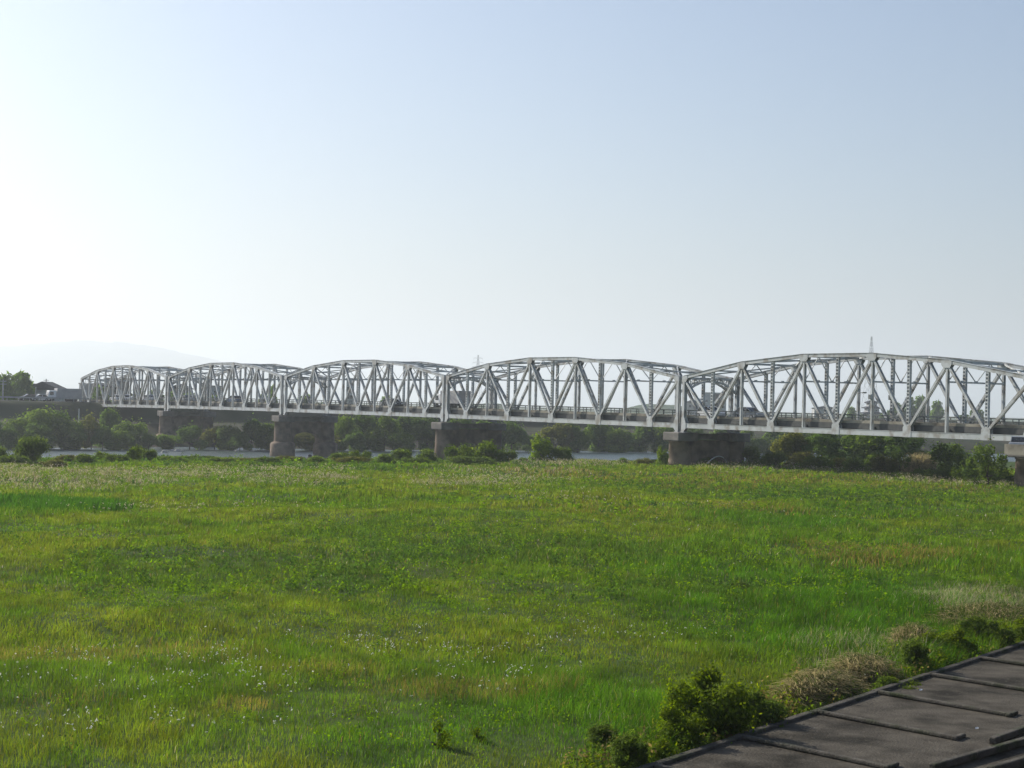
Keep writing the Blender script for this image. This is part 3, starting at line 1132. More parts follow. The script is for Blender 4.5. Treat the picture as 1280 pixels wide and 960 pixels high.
# trees along the far bank, left to right.  (column, q, width, height, proto, description)
NUMW = ['first', 'second', 'third', 'fourth', 'fifth', 'sixth', 'seventh', 'eighth', 'ninth', 'tenth', 'eleventh', 'twelfth']
def bank_rows(entries, where, group, name='bank_tree', cat='tree', pre='bushy tree'):
    for i, (px, q, wd, ht, key, word) in enumerate(entries):
        Y = Yq(px, 307.5 + (q - 310) * .35)
        o = NUMW[i]
        lab = f'{word}, {o} from left on far shore {where}'
        me, tm, r_, h_ = protos[key]
        plant(key, name, cat, xat(px, Y), Y, 1.25 * wd / 2 / r_, min(ht + 1.0, 8.2) / h_, lab, group, z=-3.0)


FB = 'trees on the far bank'
def shore(entries, where):
    """entries: (column, width in px, skyline row, metres back from the water, proto, words)"""
    for i, (px, wpx, ytop, back, key, word) in enumerate(entries):
        Y = Yq(px, 308.5 + back * 1.25)
        me, tm, r_, h_ = protos[key]
        x = xat(px, Y)
        z = max(-3.1, float(ground_z(np.array([x]), np.array([Y]))[0]) - .3)
        ht = at(px, ytop, Y).z - z
        plant(key, 'bank_tree', 'tree', x, Y, 1.12 * wpx * Y / F / 2 / r_, ht / h_, f'{word}, {NUMW[i]} from left on far shore {where}', FB, z=z)
shore([(-14, 44, 518, 2, 'bank1', 'dark bushy tree'), (20, 46, 516, 3, 'bank0', 'pale green willow'), (8, 40, 536, -1, 'bank1', 'low dark waterside bush'), (57, 62, 511, 3, 'bank2', 'tall bright crowned willow'),
       (46, 46, 530, -1, 'bank1', 'rounded shaded willow'), (84, 44, 520, 2, 'bank0', 'broad bright willow'), (96, 40, 532, 0, 'bank2', 'low grey green willow')], 'left of the bridge')
shore([(114, 34, 519, 1, 'bank3', 'yellowish willow'), (137, 36, 511, 9, 'bank1', 'tall dark tree'), (128, 30, 533, -1, 'bank1', 'low dark bush'), (161, 48, 521, 2, 'bank0', 'spreading bright willow'),
       (148, 34, 538, -1, 'bank2', 'light low willow'), (186, 26, 541, 0, 'bank1', 'small dark waterside bush'), (203, 36, 543, 6, 'bank2', 'low bush behind the pier')], 'under the farthest span')
shore([(237, 42, 532, 4, 'bank1', 'dark dome shaped bush'), (268, 34, 533, 5, 'bank3', 'low olive bush'), (288, 40, 527, 3, 'bank0', 'bright willow'),
       (300, 30, 542, -1, 'bank1', 'low dark waterside bush'), (314, 34, 524, 5, 'bank1', 'dark green tree'), (334, 34, 529, 2, 'bank2', 'grey green willow')], 'under the second farthest span')
shore([(385, 84, 538, 3, 'bank3', 'pale bush framed by the pier'), (430, 32, 520, 4, 'bank2', 'light edged willow'), (452, 44, 516, 5, 'tall0', 'tall dark tree'), (444, 34, 540, -1, 'bank1', 'low dark waterside bush'),
       (480, 46, 518, 3, 'tall1', 'tall green tree'), (508, 46, 517, 5, 'tall0', 'dense dark tree'), (498, 36, 541, -1, 'bank2', 'low greyish waterside bush'), (534, 44, 519, 3, 'tall0', 'dark shoreline tree')], 'under the middle span')
shore([(580, 46, 521, 3, 'tall0', 'dark shaded tree'), (614, 44, 523, 4, 'tall0', 'dark broad tree'), (640, 42, 527, 3, 'bank1', 'dark bushy tree'), (668, 36, 545, 2, 'bank1', 'low dark bush'),
       (694, 42, 529, 3, 'bank3', 'pale olive willow'), (722, 36, 528, 2, 'tall1', 'light green willow'), (748, 44, 526, 6, 'tall0', 'dark tree'), (775, 44, 531, 2, 'bank0', 'dark pale boughed tree'),
       (800, 44, 526, 6, 'tall0', 'very dark tree'), (829, 42, 532, 3, 'bank2', 'grey green tree')], 'under the fourth span')
shore([(860, 46, 534, 3, 'tall0', 'dark tree'), (905, 46, 535, 3, 'tall0', 'dense dark tree'), (938, 46, 537, 2, 'tall1', 'hazy green tree'), (966, 46, 536, 3, 'tall0', 'dark hazy tree'),
       (1000, 50, 538, 3, 'tall0', 'dark half hidden tree'), (1040, 54, 538, 3, 'tall0', 'dark mostly hidden tree')], 'under the nearest span')

# bushes along the near bank and under the nearest span
NBG = 'bushes along the meadow edge'
def edge(px, pybase, wd_px, ht_px, key, lab, name='riverside_bush', cat='bush', z=0.0):
    g = ground(px, pybase, z)
    Y = g.y
    me, tm, r_, h_ = protos[key]
    sc = Y / F
    return plant(key, name, cat, g.x, g.y, wd_px * sc / 2 / r_, ht_px * sc / h_, lab, NBG)
edge(2, 578, 34, 20, 'bush1', 'low green bush cut off by the left frame edge')
edge(40, 579, 54, 34, 'bush1', 'spiky pale green bush in front of the water left of the bridge')
edge(88, 578, 50, 9, 'bush2', 'low weedy bush right of the spiky pale bush')
edge(128, 577, 34, 15, 'bush0', 'yellow green bush before the water under the farthest span')
edge(168, 577, 32, 22, 'bush0', 'bright bush with upright shoots left of the smallest pier')
edge(186, 578, 26, 18, 'bush1', 'grey green bush touching the smallest pier')
edge(250, 577, 60, 6, 'bush1', 'flat dark weed bush under the second farthest span')
edge(308, 578, 56, 6, 'bush2', 'flat brownish weed bush left of the arched river pier')
edge(360, 577, 50, 8, 'bush2', 'reddish low bush at the foot of the arched river pier')
edge(424, 577, 46, 13, 'bush1', 'bluish green bush right of the arched river pier')
edge(452, 576, 38, 15, 'bush0', 'bright small bush under the left of the middle span')
edge(500, 577, 52, 16, 'bush1', 'loose grey green bush left of the bush pier')
edge(536, 577, 44, 17, 'bush1', 'rounded bush just left of the bush pier')
edge(572, 577, 52, 24, 'bush0', 'tall bright bush hiding the foot of the bush pier')
edge(608, 577, 52, 28, 'bush0', 'highest bright bush in front of the bush pier web')
edge(634, 578, 32, 17, 'bush1', 'small bush at the right end of the bush pier row')
edge(676, 576, 36, 34, 'sapling', 'bright green young tree alone against the dark far bank', 'young_tree', 'tree')
edge(702, 577, 34, 20, 'bush1', 'dark leaved bush right of the lone young tree')
for k_, (px_, pb_, w_, h_, key_, lab_) in enumerate((
        (18, 583, 60, 13, 'bush1', 'broad weedy bush at the foot of the spiky pale bush'), (66, 584, 46, 10, 'bush2', 'low olive bush below and right of the spiky pale bush'),
        (106, 580, 40, 12, 'bush1', 'dark weedy bush before the water, left of the yellow green bush'), (146, 581, 44, 13, 'bush1', 'grey green bush between the yellow green bush and the upright shoots'),
        (214, 579, 48, 9, 'bush1', 'low bush right of the smallest pier foot'), (278, 581, 56, 9, 'bush1', 'low dark bush between the two slim river piers'),
        (336, 580, 40, 9, 'bush1', 'low green bush before the left of the arched river pier'), (398, 579, 40, 10, 'bush1', 'low bush before the right of the arched river pier'),
        (440, 581, 60, 10, 'bush2', 'low olive bush under the left of the middle span'), (478, 579, 44, 14, 'bush1', 'tangled bush under the middle of the middle span'),
        (518, 581, 50, 12, 'bush1', 'low tangled bush left of the bush pier row'), (590, 581, 80, 12, 'bush1', 'low bush along the front of the bush pier row'))):
    edge(px_, pb_, w_, h_, key_, lab_)
edge(655, 578, 22, 8, 'bush1', 'tiny low bush left of the lone young tree')
edge(780, 580, 26, 9, 'bush1', 'small dark bush before the open water left of the meadow pier')
edge(806, 581, 24, 10, 'bush2', 'brown weed bush close left of the meadow pier')
edge(827, 582, 18, 24, 'sapling', 'slim sapling hugging the left side of the meadow pier', 'young_tree', 'tree')
plant('bush1', 'riverside_bush', 'bush', 25.4, 225.0, 1.25, 1.0, 'dark bush filling the arch under the broad meadow pier', NBG)
edge(938, 582, 32, 22, 'bush1', 'dark rounded bush right of the meadow pier')
edge(958, 583, 22, 14, 'bush1', 'small dark bush right of the rounded bush')
edge(988, 578, 50, 40, 'bank3', 'pale yellow green tree at the start of the thicket', 'riverside_tree', 'tree')
edge(1028, 579, 64, 40, 'bank1', 'broad dark tree in the thicket below the nearest span', 'riverside_tree', 'tree')
edge(1000, 584, 60, 18, 'bush2', 'olive bush at the front left of the thicket')
edge(1046, 587, 54, 14, 'bush2', 'brownish low bush at the front of the thicket')
edge(1084, 581, 74, 46, 'bank2', 'leafy tree in the middle of the thicket', 'riverside_tree', 'tree')
edge(1092, 590, 60, 24, 'bush1', 'green bush with a dark foot before the leafy tree')
edge(1124, 592, 40, 32, 'airy', 'narrow leafy tree left of the dry grass mound', 'riverside_tree', 'tree')
edge(1130, 583, 80, 48, 'bank1', 'dense tree whose top meets the chord of the nearest span', 'riverside_tree', 'tree')
edge(1188, 598, 58, 50, 'airy', 'olive tree right of the dry grass mound', 'riverside_tree', 'tree')
edge(1176, 600, 56, 16, 'bush1', 'dark low bush beneath the olive tree')
edge(1234, 608, 66, 56, 'airy', 'airy tree with open twigs beside the sunlit pier', 'riverside_tree', 'tree')
edge(1222, 602, 56, 14, 'bush1', 'black green low bush beneath the airy tree')
edge(1180, 570, 90, 40, 'tall0', 'dark tree behind the dry grass mound', 'riverside_tree', 'tree')
edge(968, 585, 40, 19, 'bush1', 'dark bush screening the water right of the meadow pier')
edge(1024, 587, 62, 20, 'bush0', 'bright long bush at the front middle of the thicket')
edge(1064, 590, 50, 18, 'bush1', 'dark long bush below the broad thicket tree')
edge(1108, 593, 52, 22, 'bush2', 'olive bush before the narrow leafy tree')
edge(1152, 597, 44, 13, 'bush1', 'low green bush at the foot of the dry grass mound')
edge(1206, 603, 50, 22, 'bush0', 'bright bush left of the airy tree')
edge(1262, 603, 40, 10, 'bush2', 'low weeds left of the sunlit pier foot')
edge(1062, 566, 80, 34, 'tall0', 'dark tree at the back of the thicket', 'riverside_tree', 'tree')

# trees beyond the far levee and beyond the bridge
FT = 'trees beyond the far levee'
def far_tree(px, Y, wd, ht, lab, key='far'):
    me, tm, r_, h_ = protos[key]
    plant(key, 'distant_tree', 'tree', xat(px, Y), Y, wd / 2 / r_, ht / h_, lab, FT)
far_tree(14, 418, 11, 10.4, 'dark round tree left of the gabled house on the far left')
far_tree(30, 424, 11, 11, 'dark tree merging into the gabled house roof on the far left')
far_tree(44, 430, 7, 7.6, 'low dark tree in front of the gabled house')
far_tree(336, 480, 5.5, 9.6, 'narrow dark tree seen through the right end of the second farthest span')
far_tree(327, 485, 5, 7.4, 'smaller tree left of the narrow dark tree in the second farthest span')
far_tree(212, 460, 9, 7.4, 'low tree seen through the posts above the smallest pier')
far_tree(192, 455, 9, 7.8, 'low hedge like tree seen through the right of the farthest span')
far_tree(238, 470, 10, 7.2, 'low tree seen through the left of the second farthest span')
far_tree(270, 480, 11, 6.8, 'low tree seen through the middle of the second farthest span')
far_tree(128, 440, 9, 8.2, 'low tree between two buildings behind the farthest span')
far_tree(166, 450, 8, 8.2, 'low tree right of the brown building behind the farthest span')
far_tree(390, 560, 12, 7.4, 'low tree seen through the left of the middle span')
far_tree(484, 600, 9, 8, 'low tree seen through the middle of the middle span')
far_tree(1116, 800, 8, 11, 'hazy tree just right of the castle tower')
far_tree(1130, 820, 11, 14, 'hazy broad tree second right of the castle tower')
far_tree(1150, 820, 12, 14.5, 'hazy tree third right of the castle tower')
far_tree(1170, 830, 11, 12.5, 'hazy tree fourth right of the castle tower')
far_tree(1066, 800, 9, 8.6, 'hazy low tree left of the castle tower')
far_tree(1213, 820, 14, 9, 'hazy low tree far right of the castle tower')
far_tree(1078, 780, 9, 5.5, 'hazy low tree before the foot of the castle tower')
far_tree(1100, 780, 9, 6, 'hazy tree before the right foot of the castle tower')

# low wooded hill and the mountain
def ridge(name, pts, Y, depth, mat, foot=-2):
    """pts: (px, py) of the skyline; a solid ridge with a back slope"""
    xs = np.array([p[0] for p in pts], float); ys = np.array([p[1] for p in pts], float)
    fx = np.linspace(xs[0], xs[-1], 160)
    fy = np.interp(fx, xs, ys)
    crest = np.array([tuple(at(a_, b_, Y)) for a_, b_ in zip(fx, fy)])
    crest[:, 2] += (fbm(fx / 9, fx * 0 + 3.3, 21, 4) - .5) * (Y / F) * 2.2
    rows = []
    for t, k in ((-1, 0), (-.75, .25), (-.45, .58), (-.2, .86), (0, 1), (.3, .8), (.7, .3), (1, 0)):
        r_ = crest.copy()
        r_[:, 1] += depth * t + (vnoise(fx / 14, fx * 0 + t * 9, 4) - .5) * depth * .25 * (1 - abs(t))
        r_[:, 2] = foot + (crest[:, 2] - foot) * k
        rows.append(r_)
    V = np.concatenate(rows)
    n = len(fx)
    f_ = []
    for i in range(len(rows) - 1):
        a_ = np.arange(n - 1) + i * n
        f_.append(np.stack([a_, a_ + 1, a_ + 1 + n, a_ + n], 1))
    o = np_mesh(name, V, f_, mat, smooth=True)
    tag(o, kind='structure')
    return o
ridge('mountain', [(-420, 494), (-260, 462), (-140, 446), (-60, 441), (0, 436), (30, 432), (62, 428), (92, 425.5), (122, 427), (155, 428.5), (185, 432), (215, 438), (250, 446), (300, 456), (360, 468), (430, 486), (480, 500)], 11200, 2000, M['mountain'])
ridge('hill', [(772, 513), (784, 509.5), (798, 506.5), (815, 504.5), (832, 505.5), (848, 507), (868, 510), (884, 515)], 1500, 120, M['mountain'])
ridge('hill', [(586, 508), (600, 505), (612, 503), (625, 504.5), (640, 509)], 1600, 120, M['mountain'])


# ------------------------------------------------------------------ buildings far off
BG = 'houses beyond the far levee'
def house(px, Y, wd, dp, ht, roof_h, wall, label, name='house', cat='house', flat=False, rz=0., z=.6, win=True):
    x = xat(px, Y)
    root = empty(name, (x, Y, z), rz, label, cat, BG)
    root['_o'] = (0, 0, 0)
    X, Yv = Vector((1, 0, 0)), Vector((0, 1, 0))
    b_ = MB(); b_.box((0, 0, ht / 2 - .5), (X, Yv, UP), (wd / 2, dp / 2, ht / 2 + .5)); b_.build('wall', wall, root)
    r_ = MB()
    if flat:
        r_.box((0, 0, ht + .15), (X, Yv, UP), (wd / 2 + .2, dp / 2 + .2, .148))
    else:
        o = .5
        r_.prism([Vector((-wd / 2 - o, -dp / 2 - o, ht)), Vector((wd / 2 + o, -dp / 2 - o, ht)), Vector((wd / 2 + o, -dp / 2 - o, ht + .15)), Vector((0, -dp / 2 - o, ht + roof_h)), Vector((-wd / 2 - o, -dp / 2 - o, ht + .15))], (0, dp + 2 * o, 0))
    r_.build('roof', M['roof_dark'] if not flat else wall, root)
    if win:
        n = max(2, int(wd / 3))
        for lv in range(max(1, int(ht / 3))):
            for i in range(n):
                w_ = MB(); w_.box(((i + .5) / n * wd - wd / 2, -dp / 2 - .012, lv * 2.9 + 1.8), (X, Yv, UP), (.55, .02, .6)); w_.build('window', M['glass'], root)
    return root
house(57, 432, 7.6, 9, 7.2, 2.0, M['wall_grey'], 'dark gabled house behind the box truck on the far left')
house(30, 436, 14, 8, 8.2, .6, M['wall_grey'], 'low grey roofed house behind the dark trees on the far left')
house(109, 450, 3.4, 6, 8.9, 1, M['wall_tan'], 'pinkish tan block seen through the left end of the farthest span', 'building', 'building', flat=True)
house(122, 455, 5, 6, 8.3, 1.2, M['wall_grey'], 'grey gabled house seen through the farthest span')
house(149, 450, 3.0, 6, 10.4, 1, M['wall_brown'], 'tall narrow brown building seen through the farthest span', 'building', 'building', flat=True)
house(142, 470, 4.5, 6, 10.6, 1, M['wall_tan'], 'tan building just left of the tall brown building', 'building', 'building', flat=True)
house(262, 500, 5, 6, 9.4, 1, M['wall_grey'], 'grey block seen through the left half of the second farthest span', 'building', 'building', flat=True)
house(224, 480, 5, 6, 8.4, 1.4, M['wall_brown'], 'brown house seen through the left end of the second farthest span')
house(436, 620, 2.4, 4, 14, 1, M['wall_grey'], 'slim grey tower seen through the left of the middle span', 'building', 'building', flat=True)
house(888, 900, 9, 8, 14.6, 1, M['wall_grey'], 'tallest grey block seen through the portal above the meadow pier', 'building', 'building', flat=True)
house(874, 920, 7, 8, 11.5, 1, M['wall_white'], 'pale block left of the tallest grey block', 'building', 'building', flat=True)
house(864, 910, 6, 8, 9.5, 1.5, M['wall_grey'], 'low grey house left of the pale block beyond the bridge')
house(898, 900, 6, 8, 14.2, 1, M['wall_grey'], 'grey block touching the right of the tallest block', 'building', 'building', flat=True)
house(1140, 840, 9, 8, 7.5, 1.2, M['wall_white'], 'pale house among the hazy trees right of the castle tower')
house(1030, 900, 12, 8, 8, 1.4, M['wall_grey'], 'low grey house left of the castle tower')

# castle tower
cz = 900
cx = xat(1088.5, cz)
ct = empty('castle_tower', (cx, cz, 0), R(8), 'hazy tiered castle tower with upturned roofs seen through the nearest span', 'tower')
ct['_o'] = (0, 0, 0)
X, Yv = Vector((1, 0, 0)), Vector((0, 1, 0))
ytop = at(1088.5, 499.6, cz).z
tiers = [(6.2, ytop - 11.3), (5.2, ytop - 7.4), (4.0, ytop - 4.6), (3.0, ytop - 2.0)]
zb_ = 0
for i, (hw, ze) in enumerate(tiers):
    b_ = MB(); b_.box((0, 0, (zb_ + ze) / 2), (X, Yv, UP), (hw * .74, hw * .68, (ze - zb_) / 2)); wl = b_.build('wall', M['wall_grey'] if i else M['rock'], ct)
    for s_ in (-.4, 0, .4):
        w_ = MB(); w_.box((s_ * hw, -hw * .68 - .015, ze - .9), (X, Yv, UP), (.3, .02, .4)); w_.build('window', M['glass'], wl)
    r_ = MB()
    top_r = hw * .5 if i < 3 else .15
    rise = 1.3 if i < 3 else 2.0
    n0 = len(r_.v)
    rings = []
    for t in np.linspace(0, 1, 5):
        rad_ = hw * 1.06 * (1 - t) + top_r * t
        zz = ze + rise * (t ** .75 if t > 0 else 0)
        rg = []
        for k in range(16):
            e_ = k / 16 * 4
            sd_ = int(e_) % 4
            u = (e_ - int(e_)) * 2 - 1
            px_, py_ = [(u, -1), (1, u), (-u, 1), (-1, -u)][sd_]
            cor = abs(u) ** 3 * .55 * (1 - t) ** 2
            rg.append(Vector((px_ * rad_, py_ * rad_ * .93, zz + cor)))
        rings.append(rg)
    for rg in rings: r_.v += rg
    for k in range(4):
        for j in range(16):
            a_, b2 = k * 16 + j, k * 16 + (j + 1) % 16
            r_.f.append((a_, b2, b2 + 16, a_ + 16))
    r_.f.append(tuple(range(15, -1, -1)))
    r_.f.append(tuple(64 + j for j in range(16)))
    r_.build('roof', M['roof_dark'], ct)
    zb_ = ze + rise * .5

# pylons
def pylon(px, Y, ytip, base_w, label, arms):
    x = xat(px, Y)
    H = at(px, ytip, Y).z
    root = empty('pylon', (x, Y, 0), R(20), label, 'pylon', 'power pylons in the haze')
    root['_o'] = (0, 0, 0)
    b_ = MB()
    wid = lambda z: base_w * (1 - z / H) ** 1.15 + .8
    lv = [0, .16, .30, .42, .53, .63, .72, .80, .87, .94, 1]
    th = .075 * base_w / 8
    for i in range(len(lv) - 1):
        z0, z1 = lv[i] * H, lv[i + 1] * H
        a_, c_ = wid(z0) / 2, wid(z1) / 2
        cs = [(-1, -1), (1, -1), (1, 1), (-1, 1)]
        for k in range(4):
            p_, q_ = cs[k], cs[(k + 1) % 4]
            b_.beam((p_[0] * a_, p_[1] * a_, z0), (p_[0] * c_, p_[1] * c_, z1), Yv, th * 2, th * 2)
            b_.beam((p_[0] * a_, p_[1] * a_, z0), (q_[0] * c_, q_[1] * c_, z1), Vector((.6, .8, 0)), th, th)
            b_.beam((q_[0] * a_, q_[1] * a_, z0), (p_[0] * c_, p_[1] * c_, z1), Vector((.6, .8, 0)), th, th)
    b_.build('mast', M['pylon'], root)
    for zf, hw in arms:
        a_ = MB()
        for s_ in (-1, 1):
            a_.beam((0, 0, zf * H + 1.2), (s_ * hw, 0, zf * H), Yv, th * 2, th * 2)
            a_.beam((0, 0, zf * H - .6), (s_ * hw, 0, zf * H), Yv, th * 2, th * 2)
            a_.beam((s_ * hw, 0, zf * H), (s_ * hw, 0, zf * H - 2.4), Yv, th * 1.6, th * 1.6)
        a_.build('cross_arm', M['pylon'], root)
pylon(1086.5, 1500, 420.5, 12, 'tall lattice pylon rising above the nearest span behind the castle tower', ((.80, 3.0), (.66, 3.4)))
pylon(595, 2100, 443.5, 12, 'distant pylon peeping over the dip above the bush pier', ((.94, 5.5), (.86, 6.5), (.78, 7.5)))

# utility poles and a white post on the far left
def pole(px, Y, ytop, z0, r_, label, arm=True, mat='pole', name='utility_pole', cat='pole'):
    x = xat(px, Y)
    H = at(px, ytop, Y).z
    root = empty(name, (x, Y, z0), 0, label, cat)
    root['_o'] = (0, 0, z0)
    b_ = MB(); b_.tube([(0, 0, z0), (0, 0, (z0 + H) / 2), (0, 0, H)], [r_, r_ * .9, r_ * .75], 8); b_.build('shaft', M[mat], root)
    if arm:
        for zf in (.35, 1.0):
            b_ = MB(); b_.box((0, 0, H - zf), (X, Yv, UP), (.7, .05, .06)); b_.build('cross_arm', M['pylon'], root)
pole(1.8, 395, 474.5, 1, .2, 'utility pole with cross arms at the left frame edge')
pole(55.5, 440, 473.5, 1, .17, 'utility pole rising above the gabled house roof')
pole(42.8, 392, 483.5, 1.2, .15, 'pale short post behind the white car on the levee', arm=False, name='pale_post', cat='post')
pole(97.6, 350, 510.8, .3, .09, 'white marker post among the bushes below the far bridge end', arm=False, mat='white', name='marker_post', cat='post')

# stones and snags in the river
def rock(px, Y, z, sx, sz, mat, label, name='river_rock', cat='rock', group=None):
    g = np.random.default_rng(int(px * 10))
    mb = MB()
    x = xat(px, Y)
    n, mm = 9, 5
    ph = g.uniform(.75, 1.2, (mm + 1, n))
    root_c = Vector((x, Y, z))
    for i in range(mm + 1):
        th = pi * i / mm / 1.35
        for j in range(n):
            a_ = 2 * pi * j / n
            k = ph[i, j] if i else 1
            mb.v.append(root_c + Vector((sx * sin(th) * cos(a_) * k, sx * sin(th) * sin(a_) * k, sz * cos(th))))
    for i in range(mm):
        for j in range(n):
            mb.f.append((i * n + j, (i + 1) * n + j, (i + 1) * n + (j + 1) % n, i * n + (j + 1) % n))
    tag(mb.build(name, M[mat]), label, cat, group)
RG = 'stones by the smallest pier'
for i, (px, q, s_, lab) in enumerate(((216, 303, .5, 'pale stone just right of the smallest pier'), (222, 302, .65, 'largest pale stone right of the smallest pier'),
                                      (228, 303, .4, 'small pale stone farthest right of the smallest pier'), (205, 296, .55, 'pale stone before the smallest pier foot'), (296, 304, .4, 'pale stone at the waterline between the two river piers'))):
    rock(px, Yq(px, q), WZ, s_, s_ * .8, 'rock', lab, group=RG)
rock(387.5, Yq(387.5, 262), WZ, .5, 1.0, 'darkrock', 'dark snag in the water under the pier arch, left one', 'river_snag', 'snag')
rock(393.5, Yq(393.5, 262), WZ, .55, 1.1, 'darkrock', 'dark snag in the water under the pier arch, right one', 'river_snag', 'snag')
g_ = ground(534, 574)
rock(534.5, g_.y, .25, .16, .2, 'litter', 'white scrap caught in the weeds left of the bush pier', 'litter', 'litter')
# pale arched tube set before the meadow pier's opening
g0 = ground(873, 582)
dw = MB()
c_ = bridge_pt(851.8)
base = Vector((c_.x, c_.y, 0)) - D * 2.2 + NV * 2.4
pts = [base + NV * (3.4 * t) + UP * (-.1 + 1.25 * sin(pi * min(1, t * .95 + .03)) ** .7) - D * (.3 * sin(pi * t)) for t in np.linspace(0, 1, 12)]
dw.tube(pts, [.10, .09, .085, .08, .08, .075, .07, .065, .06, .05, .045, .03], 7)
tag(dw.build('pale_rim', M['wall_white'], smooth=True), 'pale arching rim in front of the dark meadow pier', 'branch')

# ------------------------------------------------------------------ meadow
def ellipses(lst):
    out = []
    for px, py, rx, ry, s_ in lst:
        g = ground(px, py)
        out.append((g.x, g.y, rx * g.y / F, ry * g.y * g.y / (F * CAM.z), s_))
    return out


def field(lst, x, y):
    t = np.zeros_like(x)
    wob = (fbm(x / 5, y / 9, 77, 3) - .5) * 1.6
    for cx_, cy_, rx, ry, s_ in lst:
        d = ((x - cx_) / rx) ** 2 + ((y - cy_) / ry) ** 2 + wob
        t = np.maximum(t, s_ * sstep(1.5, .35, d))
    return t


LUSH = ellipses([(60, 634, 110, 14, 1.0), (420, 583, 200, 3, .5), (1000, 760, 260, 70, .9), (1150, 700, 170, 40, .6), (880, 690, 160, 18, .6), (760, 880, 110, 60, .8), (560, 900, 120, 34, .7), (960, 650, 120, 14, .8),
                 (420, 628, 160, 14, .4), (1100, 640, 140, 10, .5), (470, 940, 90, 30, .6), (640, 700, 90, 14, .5)])
DARK = ellipses([(200, 580, 330, 4.5, 1.0), (560, 579, 160, 3.5, .9), (330, 715, 240, 30, .9), (640, 690, 190, 20, .9), (520, 665, 150, 14, .7), (760, 735, 200, 20, .7), (180, 745, 160, 18, .6), (1050, 618, 200, 10, .8), (860, 610, 140, 8, .6), (300, 775, 140, 12, .6),
                 (650, 890, 120, 14, .5), (900, 800, 70, 8, .3), (330, 905, 60, 12, .6)])
BROWN = ellipses([(1100, 697, 110, 13, .9), (240, 815, 110, 16, .55), (560, 860, 160, 14, .75), (100, 820, 110, 14, .7), (310, 885, 46, 12, .9), (700, 592, 70, 6, .7), (860, 602, 160, 9, .55), (780, 640, 100, 8, .4),
                  (420, 840, 80, 12, .5), (1010, 600, 120, 7, .6), (660, 855, 90, 12, .55), (930, 635, 70, 7, .5), (1200, 612, 60, 5, .5), (90, 880, 70, 10, .4)])
STRAW = ellipses([(190, 593, 240, 3.5, 1.0), (60, 601, 140, 8, .8), (360, 604, 60, 3, .4), (700, 580, 80, 3, .8), (600, 604, 90, 5, .6), (640, 588, 100, 4, .5), (1180, 603, 90, 6, .7), (1250, 760, 90, 22, .9), (1080, 810, 90, 18, .45),
                  (980, 588, 140, 3, .5), (1060, 834, 70, 16, .6)])
YELL = ellipses([(140, 740, 220, 16, .8), (200, 650, 260, 16, .7), (420, 800, 300, 30, .6), (700, 790, 200, 28, .5), (160, 780, 200, 20, .8), (330, 870, 330, 60, .5), (760, 625, 160, 10, .4), (120, 690, 160, 16, .6), (450, 770, 240, 12, .5)])

C_LUSH = np.array((.068, .152, .018)); C_BASE = np.array((.138, .186, .026)); C_YELL = np.array((.172, .206, .028))
C_DARK = np.array((.078, .125, .022)); C_BROWN = np.array((.23, .155, .055)); C_STRAW = np.array((.30, .26, .17))


def tone_at(x, y, n, g):
    n1 = fbm(x / 11, y / 16, 1, 4); n2 = fbm(x / 4, y / 6, 2, 4); n3 = fbm(x / 2.2, y / 3, 6, 3)
    c = np.tile(C_BASE, (n, 1))
    def mixin(c, col_, t):
        t = np.clip(t, 0, 1)[:, None]
        return c * (1 - t) + col_ * t
    c = mixin(c, C_YELL, sstep(.42, .66, n1) * .7)
    c = mixin(c, C_LUSH, sstep(.54, .36, n2) * .55)
    c = mixin(c, C_YELL, field(YELL, x, y) * sstep(.35, .6, n3 * .5 + n2 * .5))
    c = mixin(c, C_LUSH, field(LUSH, x, y))
    c = mixin(c, C_DARK, field(DARK, x, y) * sstep(.36, .56, n3 * .6 + n2 * .4))
    br = field(BROWN, x, y)
    c = mixin(c, C_BROWN, (g.random(n) < br * .58 + .03) * g.uniform(.4, .95, n))
    st = field(STRAW, x, y)
    c = mixin(c, C_STRAW, (g.random(n) < st * .6 + .015) * g.uniform(.5, 1, n))
    c = c * (.72 + .70 * vnoise(x / .5, y / .9, 12))[:, None] * (.80 + .50 * fbm(x / 1.6, y / 3.0, 14, 2))[:, None]
    c = c * g.uniform(.75, 1.25, (n, 1)) * (1 + g.normal(0, .06, (n, 3)))
    return np.clip(c, .004, .8)


def scatter(y0, y1, dens, g, margin=.02):
    ymid = (y0 + y1) / 2
    A = .62 * (y1 ** 2 - y0 ** 2) / 2
    n = int(A * dens)
    y = np.sqrt(g.uniform(y0 ** 2, y1 ** 2, n))
    x = (g.random(n) * .64 - .32) * y
    ok = (apron_off(x, y) < -.12) & (qq(x, y) < 212)
    # under the nearest span the thicket shades the ground: leave it to the bushes
    return x[ok], y[ok]


def in_water_edge(x, y):
    return qq(x, y)


